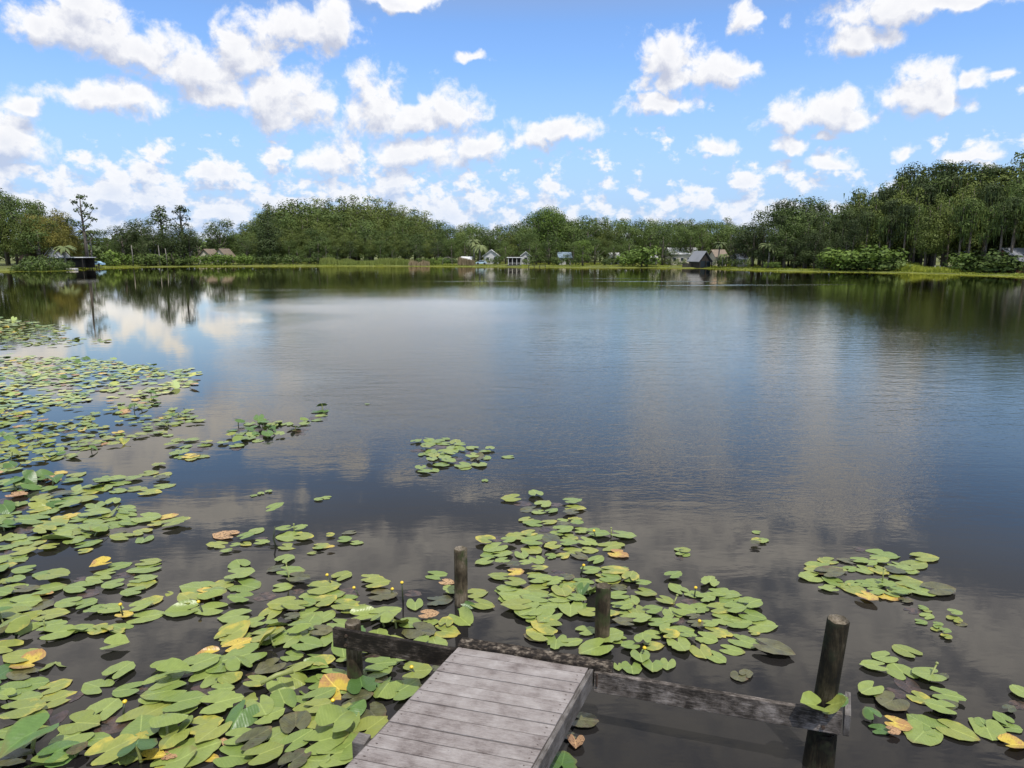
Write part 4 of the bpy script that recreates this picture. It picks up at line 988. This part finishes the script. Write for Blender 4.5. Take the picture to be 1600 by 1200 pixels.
def fill(pl, poly, dens, smin, smax, mix, bias=None, spread=3.2, sep=.62, raised=.03, tries=30, avoid=None):
    """scatter leaves through the patch of water outlined by poly (pixels -> water plane)"""
    pg = [W(x, y) for x, y in poly]; xs = [p.x for p in pg]; ys = [p.y for p in pg]
    def inside(x, y):
        c_ = False; j = len(pg) - 1
        for i in range(len(pg)):
            if (pg[i].y > y) != (pg[j].y > y) and x < (pg[j].x - pg[i].x) * (y - pg[i].y) / (pg[j].y - pg[i].y) + pg[i].x: c_ = not c_
            j = i
        return c_
    ar = 0
    for i in range(len(pg)): ar += pg[i - 1].x * pg[i].y - pg[i].x * pg[i - 1].y
    ar = abs(ar) / 2; Lm = (smin + smax) / 2; want = int(ar * dens / (Lm * Lm * .58)); got = 0; cell = {}
    for (x, y, L) in pl.pts: cell.setdefault((int(x // .5), int(y // .5)), []).append((x, y, L))
    for _ in range(want * tries):
        if got >= want: break
        x = R.uniform(min(xs), max(xs)); y = R.uniform(min(ys), max(ys))
        if not inside(x, y): continue
        if mn.noise(Vector((x * .9, y * .6, 5.5))) < -.22 and R.random() < .8: continue
        L = R.uniform(smin, smax); ok = True; ci, cj = int(x // .5), int(y // .5)
        for a in (-1, 0, 1):
            for b_ in (-1, 0, 1):
                for (u, v_, l2) in cell.get((ci + a, cj + b_), ()):
                    if (u - x) ** 2 + (v_ - y) ** 2 < ((L + l2) * .5 * sep) ** 2: ok = False; break
                if not ok: break
            if not ok: break
        if not ok: continue
        kd = R.choices([m_[0] for m_ in mix], [m_[1] for m_ in mix])[0]
        ang = R.gauss(bias, .7) if bias is not None and R.random() < .75 else R.random() * 6.283
        fm = 'u' if (kd in 'gdy' and R.random() < raised) else ('b' if kd != 'r' and R.random() < .12 else 'f')
        pl.leaf(x, y, L, ang, 'd' if fm == 'u' and R.random() < .4 else kd, fm); cell.setdefault((ci, cj), []).append((x, y, L)); got += 1

MIXN = [('g', 64), ('y', 18), ('r', 9), ('b', 7), ('Y', 1.5), ('o', 1.5)]
# --- central patch behind the posts
P1 = Plant(930, 930, 'large patch of green lily pads around the two posts beyond the dock end')
add_list(P1, 740, 760, 6.154, '''585 80 150 120;355 120 190 180 y;480 155 170 0 r;670 165 150 60;800 165 120 0 r;955 155 180 10;525 210 190 175;980 208 200 0;620 240 140 200;
760 235 140 20;930 255 150 180;495 310 155 200 y;565 350 200 180;730 335 150 30 y;860 320 110 20;985 315 140 0 y;1000 365 120 340;700 405 130 0 r;865 365 130 0 b;
870 420 190 20;1045 420 140 0;800 450 140 180;1205 460 220 10;1450 470 240 0;525 440 160 200 y;215 495 190 170 r;410 487 200 180 y;600 470 180 20;935 485 150 330 y;
100 537 200 175;345 540 150 0;555 540 210 180;740 520 160 110;920 550 180 10;1105 535 200 330;190 590 230 180;580 600 210 340;750 590 160 200;1340 575 260 350;
1400 645 200 350 Y;140 655 160 200;285 650 190 10;460 655 155 270;620 700 155 300;1120 605 160 0;1030 665 175 320;955 610 180 10;750 665 110 20;870 660 130 20;
95 720 185 200;270 725 140 180;1190 705 180 30;380 765 130 200;510 760 140 0;640 790 160 10;820 825 190 0 r;1130 810 190 20;1365 810 270 5;240 870 220 180 y;
410 855 160 0 Y;600 850 170 0;900 880 150 0 b;640 900 220 10;1050 910 230 0;1300 885 250 350;1515 885 170 20;410 935 200 350;330 985 250 180;780 935 200 10;
600 990 240 180;1400 960 160 0 b;400 1060 330 180;650 1060 130 0 Y;850 1030 200 270;1110 1010 220 60 g u;1040 1040 150 230 d u;720 930 160 0;900 960 160 10;1000 1090 180 0''')
add_list(P1, 940, 880, 5.333, '''115 65 230 0;80 125 180 350;245 125 150 60;150 190 130 0 b;350 180 130 0;610 115 160 10;640 205 155 100;895 160 160 80;375 245 170 330;
135 265 180 200;250 300 130 270;540 305 150 340 y;760 255 150 180;880 290 160 0;960 250 150 0;1050 250 220 0;1060 310 200 180;1180 320 220 0;1260 355 200 0;580 400 150 100;700 400 180 330;
830 370 170 350;430 400 150 20;300 390 150 300;140 340 120 0;1000 385 210 350;1120 395 180 0;1260 430 210 0;640 470 140 0 r;750 320 150 0 r;1040 460 230 350;1140 490 220 0;1340 510 250 350;
180 510 190 180;330 480 200 0;480 500 200 0;660 560 230 0;790 520 130 0 b;980 570 230 340;100 620 200 170;30 710 120 0;230 690 150 180;440 680 170 0;340 650 130 90;
650 690 190 280;880 620 170 330;330 790 170 280;1200 640 250 340;1440 720 310 340;830 730 180 270 y;960 780 160 300;1090 720 190 320;430 860 160 270;580 830 170 310;
260 870 150 280;140 860 90 280;80 430 150 0;210 420 150 0;540 560 160 200;1280 575 90 340 y;580 610 150 0;420 590 150 180;720 610 150 340;200 365 140 20;900 500 160 350;560 470 150 180;640 330 120 0 r;770 460 120 0 b''')
add_list(P1, 540, 880, 5.333, '1340 210 180 180;1400 275 260 180;1450 330 200 180;1480 370 200 180;1500 430 200 180;1570 460 160 180;1560 545 120 180;1590 610 220 180;1480 250 180 180;1560 310 200 190')
add_list(P1, 480, 820, 2.667, '990 430 130 180;960 465 120 180;1040 485 100 270;1105 485 90 20;1190 520 160 180;1265 465 120 0;870 345 130 180;930 360 130 180;1000 390 120 200;1000 340 110 0;1060 310 110 0;950 310 120 180;1100 350 110 270;1150 340 100 0;1170 370 90 200 y;1070 300 110 20;1100 250 100 0;1160 280 90 340;870 300 110 180;1170 440 90 0')
for q in ((928, 829, .13), (955, 825, .1), (1087, 918, .13), (1093, 970, .06), (1007, 1012, .1), (912, 883, .14), (1058, 930, .1)): P1.flower(q[0], q[1], q[2], (R.uniform(-.08, .08), R.uniform(-.08, .04)), 'f' if R.random() < .7 else 'b')
# --- right patches
P2 = Plant(1360, 905, 'flat patch of lily pads with yellow leaves on open water above the right piling')
add_list(P2, 1240, 840, 3.333, '''350 55 70 0 r;470 85 150 350;690 103 135 350 y;172 115 105 180 y;268 118 80 180;345 117 90 0;455 122 100 350;640 140 150 350 y;110 143 100 180;565 145 120 340;
110 170 110 180;230 165 90 0;300 160 70 0;365 165 90 300;450 170 90 300 y;535 175 100 340;600 170 100 340;85 203 125 180;200 195 140 0 b;200 228 100 180;180 265 100 190;595 227 150 345;
375 235 90 0;435 235 100 340;320 270 110 300 y;565 270 130 0;560 290 100 340;670 285 130 330;765 278 165 350;385 320 95 290 Y;430 285 80 0;495 300 110 320 Y;160 150 90 180;255 245 80 180;640 265 90 340;
490 250 90 340;300 235 80 180;405 140 80 0;150 185 80 0;515 290 70 320 g''')
P2.flower(1381, 888, .22, (0, 0), 'b')
P3 = Plant(1450, 965, 'loose scatter of small round lily pads right of the flat patch')
add_list(P3, 1240, 840, 3.333, '625 375 80 0 r;590 325 70 0 b;680 362 52 0 g R;690 374 42 200 g R;707 404 76 0 g R;672 435 66 0 g R;760 452 48 0 g R;733 472 48 200 g R;748 460 40 90 g R;800 493 60 0 g R;806 515 58 0 g R;850 397 75 0 g R;852 421 80 0 g R;872 443 60 0 b;790 718 34 0 b')
P4 = Plant(1440, 1080, 'big lily pads with a raised bud in the lower right corner')
add_list(P4, 1240, 840, 3.333, '''568 578 130 130 g R;450 610 130 150 g R;415 670 130 180;547 683 130 110 g R;685 725 165 200 g R;600 765 118 270 r;545 800 115 0 r;385 790 150 180;440 812 80 20;500 870 155 220 g R;668 830 115 320;
805 830 160 345;800 885 120 0 g;760 905 150 180;690 960 150 100;685 1025 170 250;855 1010 175 320 y;545 965 130 0 Y;520 1015 70 0 o;400 935 90 90 d u;450 985 110 30 d;1020 1010 155 260 g R;980 960 70 100;
1085 940 80 100;1150 985 100 0 g R;1150 1075 130 0 Y b;1180 800 100 90 g R;1185 865 90 0 r;1130 900 80 0 b''')
P4.flower(1464, 1036, .14, (-.14, -.10), 'b')
pe = Vector((pb.x - .03, pb.y - .115, 0))
for dx, dy, L_, a_, kd_, tl_ in ((-.07, -.01, .24, 190, 'g', (.35, -.2)), (.05, -.005, .22, 330, 'y', (.5, .3)), (.12, .03, .15, 20, 'd', (.2, .2))):
    P4.leaf(pe.x + dx, pe.y + dy, L_, rad(a_), kd_, 'b', z=.63 + .02 * dx, tilt=tl_)
P5 = Plant(1066, 862, 'tiny cluster of three small lily pads alone on dark water right of the central patch')
add_list(P5, 1000, 820, 2.667, '155 100 40 180 g R;193 110 50 0 g R;195 120 46 0 g R;160 117 40 180 g R;163 135 30 270 r')
P6 = Plant(1184, 842, 'tiny cluster of pale lily pads farther out on the dark water')
add_list(P6, 1000, 820, 2.667, '480 28 38 180 g R;485 60 38 180;515 60 44 0;483 74 40 200;510 70 40 0;480 84 44 0 b')
P7 = Plant(910, 1135, 'few lily pads close to the right side board of the dock')
add_list(P7, 540, 960, 3.81, '1425 635 170 350;1285 885 150 90 d;1375 768 95 280 o b;1330 725 60 200 b')
P8 = Plant(705, 705, 'thin patch of lily pads floating alone at mid distance near the centre')
fill(P8, [(605, 690), (640, 678), (690, 684), (720, 696), (800, 700), (803, 714), (775, 724), (730, 734), (690, 732), (660, 742), (636, 740), (668, 724), (652, 702)], .62, .26, .38, MIXN, sep=.6, raised=0)
P9 = Plant(430, 668, 'lily patch with upright dark leaves at mid distance left of centre')
fill(P9, [(355, 684), (362, 664), (400, 655), (440, 655), (505, 638), (520, 650), (480, 664), (470, 680), (420, 688), (375, 692)], .55, .26, .38, MIXN + [('d', 25)], sep=.6, raised=.35)
for x, y in ((388, 676), (398, 678), (412, 668), (420, 676), (432, 664), (462, 672), (405, 660), (418, 684)):
    p = W(x, y); P9.leaf(p.x, p.y, .36, R.random() * 6.28, 'd', 'u')
P10 = Plant(300, 705, 'small lily patch with an orange leaf at mid distance left')
fill(P10, [(254, 694), (285, 686), (325, 688), (330, 700), (322, 718), (295, 718), (262, 714)], .6, .26, .38, MIXN, sep=.6, raised=0)
fill(P10, [(335, 700), (345, 690), (382, 696), (368, 708), (345, 708)], .5, .24, .34, MIXN, sep=.62, raised=0)
for x, y, k_ in ((295, 714, 'Y'), (312, 714, 'y')): p = W(x, y); P10.leaf(p.x, p.y, .36, 0, k_)
fill(P10, [(240, 728), (252, 723), (272, 724), (262, 732), (244, 732)], .5, .22, .3, MIXN, raised=0)
# --- small near-left patch with tall stalk leaf
P11 = Plant(440, 850, 'small patch with yellow pads and one pad held up on a tall stalk')
add_list(P11, 260, 800, 5.333, '''1375 195 80 0 g R;1500 235 130 0 g R;1590 250 110 0 g;1520 165 120 200 b;480 190 210 180 o;425 265 170 180 y;625 175 90 0 r;770 145 120 50 g R;675 215 150 20;670 260 100 0;800 250 130 0;580 290 90 0;
495 325 100 200;970 150 140 200;1120 145 130 20;1020 195 210 180;1150 215 160 0 y;1025 280 160 0 y;1300 275 150 20;1275 305 80 0;1370 305 70 0 Y;1210 335 80 180 y;790 215 100 0 r''')
p = W(431, 822, 0); P11.leaf(p.x - .02, p.y - .05, .30, rad(20), 'g', 'f', z=.32, tilt=(.25, .1))
v, f = tube([(0, 0, -.1), (-.06, .02, .12), (-.02, 0, .31)], [.012, .012, .010], 6); k_ = mesh_obj('stalk', pyd('stalk', v, f, STALK, True), P11.o); q = W(434, 855); k_.location = (q.x - P11.p.x, q.y - P11.p.y, 0)
P11.flower(459, 819, .12, (0, 0), 'b')
# --- big foreground mass left of and behind the dock
P12 = Plant(430, 1060, 'dense mass of large overlapping lily pads in the foreground left of the dock')
add_list(P12, 260, 800, 5.333, '''600 425 165 130 g R;1010 385 155 60 g R;1050 500 220 20;910 470 150 200 b;1110 565 190 10 b;465 590 190 180 y;620 530 230 5;675 595 250 15;245 625 270 180;350 680 240 0 Y;400 715 260 0;605 730 210 180;
155 740 230 180;120 810 270 180;350 805 280 180;570 860 260 170;970 625 165 0;1100 650 100 0 r;830 690 170 0 r;930 720 200 20 r;1240 590 130 170;1320 630 260 15 y;1480 520 160 60 g R;1520 660 200 20 r;1060 805 220 180;
1190 765 160 10;860 830 190 100 y;1330 865 190 50;1500 790 220 0;1140 880 180 30;730 930 170 200;950 930 240 10;1110 990 200 50;600 960 260 30 y;1300 1000 190 0 b;870 1030 280 10;50 670 100 0 y b;560 1020 240 200 y;1050 890 130 0''')
add_list(P12, 540, 880, 5.333, '''225 130 190 10;270 185 200 20 y;775 85 200 20;850 145 130 0 o;320 270 240 0;575 340 160 270;570 240 140 0 r;790 305 220 0 b;870 235 150 180;1100 245 190 0;1150 340 210 0;1020 380 160 320 d b;985 450 240 330 g b;
840 565 230 340 y;700 445 170 0 o;710 490 140 0;835 495 120 90;40 230 150 30 r;60 360 230 0;160 445 230 10;320 510 200 60 g u;430 500 200 80 g u;550 490 200 0;630 570 260 330;380 815 150 0;290 880 260 340;
270 970 190 0 b;600 910 240 20 y;600 800 240 0;230 760 120 40 r;190 730 150 0;760 890 100 0 b;350 1030 180 200 d b;500 1030 220 60;480 820 120 0''')
add_list(P12, 260, 980, 5.333, '''570 60 270 30 y;600 160 230 30 Y;340 215 180 190 Y b;840 70 280 10;1110 50 190 50;1300 40 190 0 b;830 150 220 200;640 250 330 200;1060 230 190 0;1190 165 240 350;1320 290 170 20 y;290 320 300 20;70 430 300 20;
850 330 240 200;1110 340 270 10;280 520 180 0 r;730 400 150 0 r;1100 450 300 0 g u;540 440 240 30 g u;160 640 330 20;470 655 340 20;700 600 280 10 y b;1000 600 240 90 g b;1290 590 280 10;1200 720 300 350 y;860 750 260 10;
620 790 270 270 d u;330 820 270 20;100 850 250 300 g b;900 900 240 60;1090 950 250 60;230 1030 400 30;580 1060 320 10;620 930 260 0;830 1080 300 30;1090 1110 230 60;1330 1080 330 20;1450 870 330 60 g u;1300 900 240 120;
1400 400 220 10;380 1070 70 30 Y;470 950 60 90 o;60 1050 160 30 o;950 500 220 320 g u;760 470 200 10;1500 250 170 0;470 540 200 20;1180 560 200 0 g b''')
add_list(P12, 480, 820, 2.667, '70 860 140 20;160 815 140 60;270 840 140 50;330 700 130 250;400 690 130 60;300 620 120 20;210 730 130 0 b;50 770 120 0 y;60 650 120 20;100 625 110 0;80 910 170 30;150 960 200 20;20 980 160 0;40 560 110 0;180 930 150 50;30 600 120 0;200 780 120 40 d u;440 680 80 20')
fill(P12, [(265, 1080), (330, 1010), (420, 940), (520, 925), (600, 960), (690, 1000), (640, 1060), (560, 1130), (545, 1200), (540, 1230), (240, 1230), (150, 1210), (230, 1130)], .55, .30, .44, MIXN + [('d', 8)], sep=.5, raised=.08)
for q in ((511, 898, .12), (553, 918, .08), (447, 880, .22), (628, 910, .26), (613, 920, .06), (643, 1042, .08), (520, 1094, .1), (310, 940, .12)): P12.flower(q[0], q[1], q[2], (R.uniform(-.05, .1), R.uniform(-.1, .0)), 'f' if R.random() < .6 else 'b')
p0 = W(407, 1068, .18); p1 = W(458, 1048, .22)
v, f = tube([p0, (p0 + p1) / 2 + Vector((0, 0, .02)), p1], [.018, .024, .026], 8); v = [Vector(a) - P12.p for a in v]; mesh_obj('thick_stalk', pyd('thick_stalk', v, f, STALKG, True), P12.o)
# --- lower left corner mass
P13 = Plant(110, 1090, 'dense lily pads with folded glossy leaves in the lower left corner')
add_list(P13, 0, 980, 5.333, '''970 150 200 30;960 10 200 0;470 270 240 110 y;210 300 270 190 Y b;1040 360 245 40 g R;790 485 250 170;1035 515 250 180 g R;860 660 275 120 g R;960 790 270 20 r;1210 480 140 20 r;560 570 240 20 r;470 480 220 40 y;
480 590 260 30 y;170 390 240 180 b;80 510 280 180;290 460 210 20;200 590 270 20;220 700 300 30 y;260 780 250 30;30 600 160 200;240 900 280 10;690 800 320 10 y;600 900 320 190;790 920 240 20;1420 330 270 30 g b;1390 450 320 30;
1330 560 260 20;1230 730 380 40;1520 650 280 20;1400 880 320 300 g u;250 1040 380 250 d u;530 1050 330 45 d u;950 1040 330 50 y;1110 1010 270 60 y b;1270 1090 200 20 Y b;1470 1030 180 30 o;1450 1130 350 20;100 880 260 180;
60 1000 240 200 g b;650 1050 200 20 g u;80 1130 300 200;400 1130 300 10 g b;130 980 240 300;1050 920 150 0 b''')
fill(P13, [(-60, 1020), (60, 1050), (50, 1100), (90, 1130), (70, 1160), (80, 1230), (-80, 1230)], .5, .3, .42, MIXN + [('d', 15)], sep=.5, raised=.12)
P13.flower(195, 1096, .1, (0, -.06)); P13.flower(33, 1144, .12, (0, 0))
# --- left mid mass
P14 = Plant(90, 900, 'wide raft of lily pads along the left edge between the near and middle water')
add_list(P14, 0, 800, 5.333, '''1035 30 170 180;1240 50 220 0;1400 35 170 10 Y;1310 95 130 0 y;1470 105 230 10 y;1080 80 180 180;670 55 150 0 g R;800 20 240 0;780 100 190 20;820 135 220 10;640 160 160 0;740 185 150 0;260 70 260 180;470 70 250 0;400 130 240 0;
560 120 240 0;350 170 200 180;500 180 220 10;500 230 230 10 g b;150 210 180 0;200 240 200 200;300 260 160 20 y;400 300 160 180 y;640 235 180 10;740 265 200 20;710 320 110 0 y;965 175 150 200 b;1000 210 180 200;1155 160 170 180 g R;1185 230 140 270 g R;
60 290 180 0;200 330 180 20;60 380 200 180;150 380 200 10;170 485 180 200 g R;50 460 160 0;340 510 180 200 g R;470 540 240 10;840 440 160 190 Y b;1000 440 180 20;1250 405 190 30;1200 460 260 190;870 500 160 200;800 560 200 180;680 550 110 0 r;
920 610 185 200 g R;640 625 240 180;750 665 160 0 r;1210 550 210 20;1180 610 230 10;1080 670 190 200 g R;150 570 160 0;60 560 150 180;100 640 200 180;220 640 200 10;410 640 240 15;350 690 170 0 Y b;540 770 200 200 g R;740 760 190 30 g R;
790 820 170 200;930 820 190 0;1260 740 190 30;1050 860 150 0 Y;1220 865 280 5;1180 800 180 20;980 960 190 180 g R;850 980 190 10 y;1040 520 150 0 r;60 740 240 180;200 760 280 10;330 760 260 20;100 850 260 180;240 860 230 20 y;440 870 240 20 y;
280 940 260 60 g u;440 960 220 20;600 980 240 10;100 960 240 200 g b;30 690 180 0;700 970 220 20 g b;500 1020 260 10;150 1010 260 40 g u;20 900 200 0 d u;50 130 150 90 d u;110 120 130 20 d u''')
fill(P14, [(-60, 760), (20, 750), (60, 738), (130, 740), (180, 742), (245, 738), (262, 750), (250, 768), (235, 790), (275, 800), (200, 812), (150, 860), (60, 860), (30, 880), (-60, 900)], .62, .30, .42, MIXN, bias=.1, sep=.52, raised=.05)
fill(P14, [(-70, 900), (30, 890), (60, 930), (90, 990), (60, 1030), (-80, 1030)], .5, .3, .42, MIXN + [('d', 12)], sep=.5, raised=.15)
for x, y in ((30, 752), (52, 748), (40, 760), (66, 750), (20, 764), (48, 764)):
    p = W(x, y); P14.leaf(p.x, p.y, .42, R.uniform(-.5, .8), 'd', 'u')
P14.flower(188, 944, .18, (.02, -.0)); P14.flower(68, 966, .15, (0, 0), 'b')
# --- far-left rafts
P15 = Plant(110, 640, 'broad sparse raft of yellow green lily pads at the far left of the open water')
FM = [('g', 50), ('y', 38), ('d', 4), ('r', 4), ('Y', 2), ('o', 3)]
fill(P15, [(-70, 560), (60, 556), (130, 560), (200, 566), (262, 578), (310, 576), (306, 604), (282, 606), (262, 612), (240, 640), (290, 640), (320, 658), (275, 668), (262, 682), (210, 690), (150, 704), (110, 718), (60, 724), (10, 742), (-70, 750)],
     .56, .22, .33, FM, bias=.1, sep=.5, raised=.10)
P16 = Plant(40, 520, 'distant raft of lily pads at the left edge below the bushes')
fill(P16, [(-60, 500), (20, 499), (60, 505), (112, 512), (90, 526), (150, 532), (172, 533), (110, 540), (40, 545), (-60, 548)], .42, .28, .4, FM, bias=.1, sep=.5, raised=.03)
for x, y, n_, lb in ((402, 775, 3, 'few stray tiny pads left of centre'), (505, 781, 2, 'pair of stray tiny pads on dark water near the centre left'), (764, 752, 1, 'single faint pad below the thin mid distance patch'), (580, 632, 1, 'single tiny pad near the bright cloud reflection'), (1160, 1058, 2, 'sunken brownish pads near the right rail board')):
    q = Plant(x, y, lb, 'lily_pad')
    for k_ in range(n_):
        p = W(x + k_ * 12 - 6, y - k_ * 3); q.leaf(p.x, p.y, R.uniform(.12, .2), R.random() * 6, 'b' if y > 1000 else 'g', 'R')
for p_ in PLANTS: p_.flush()
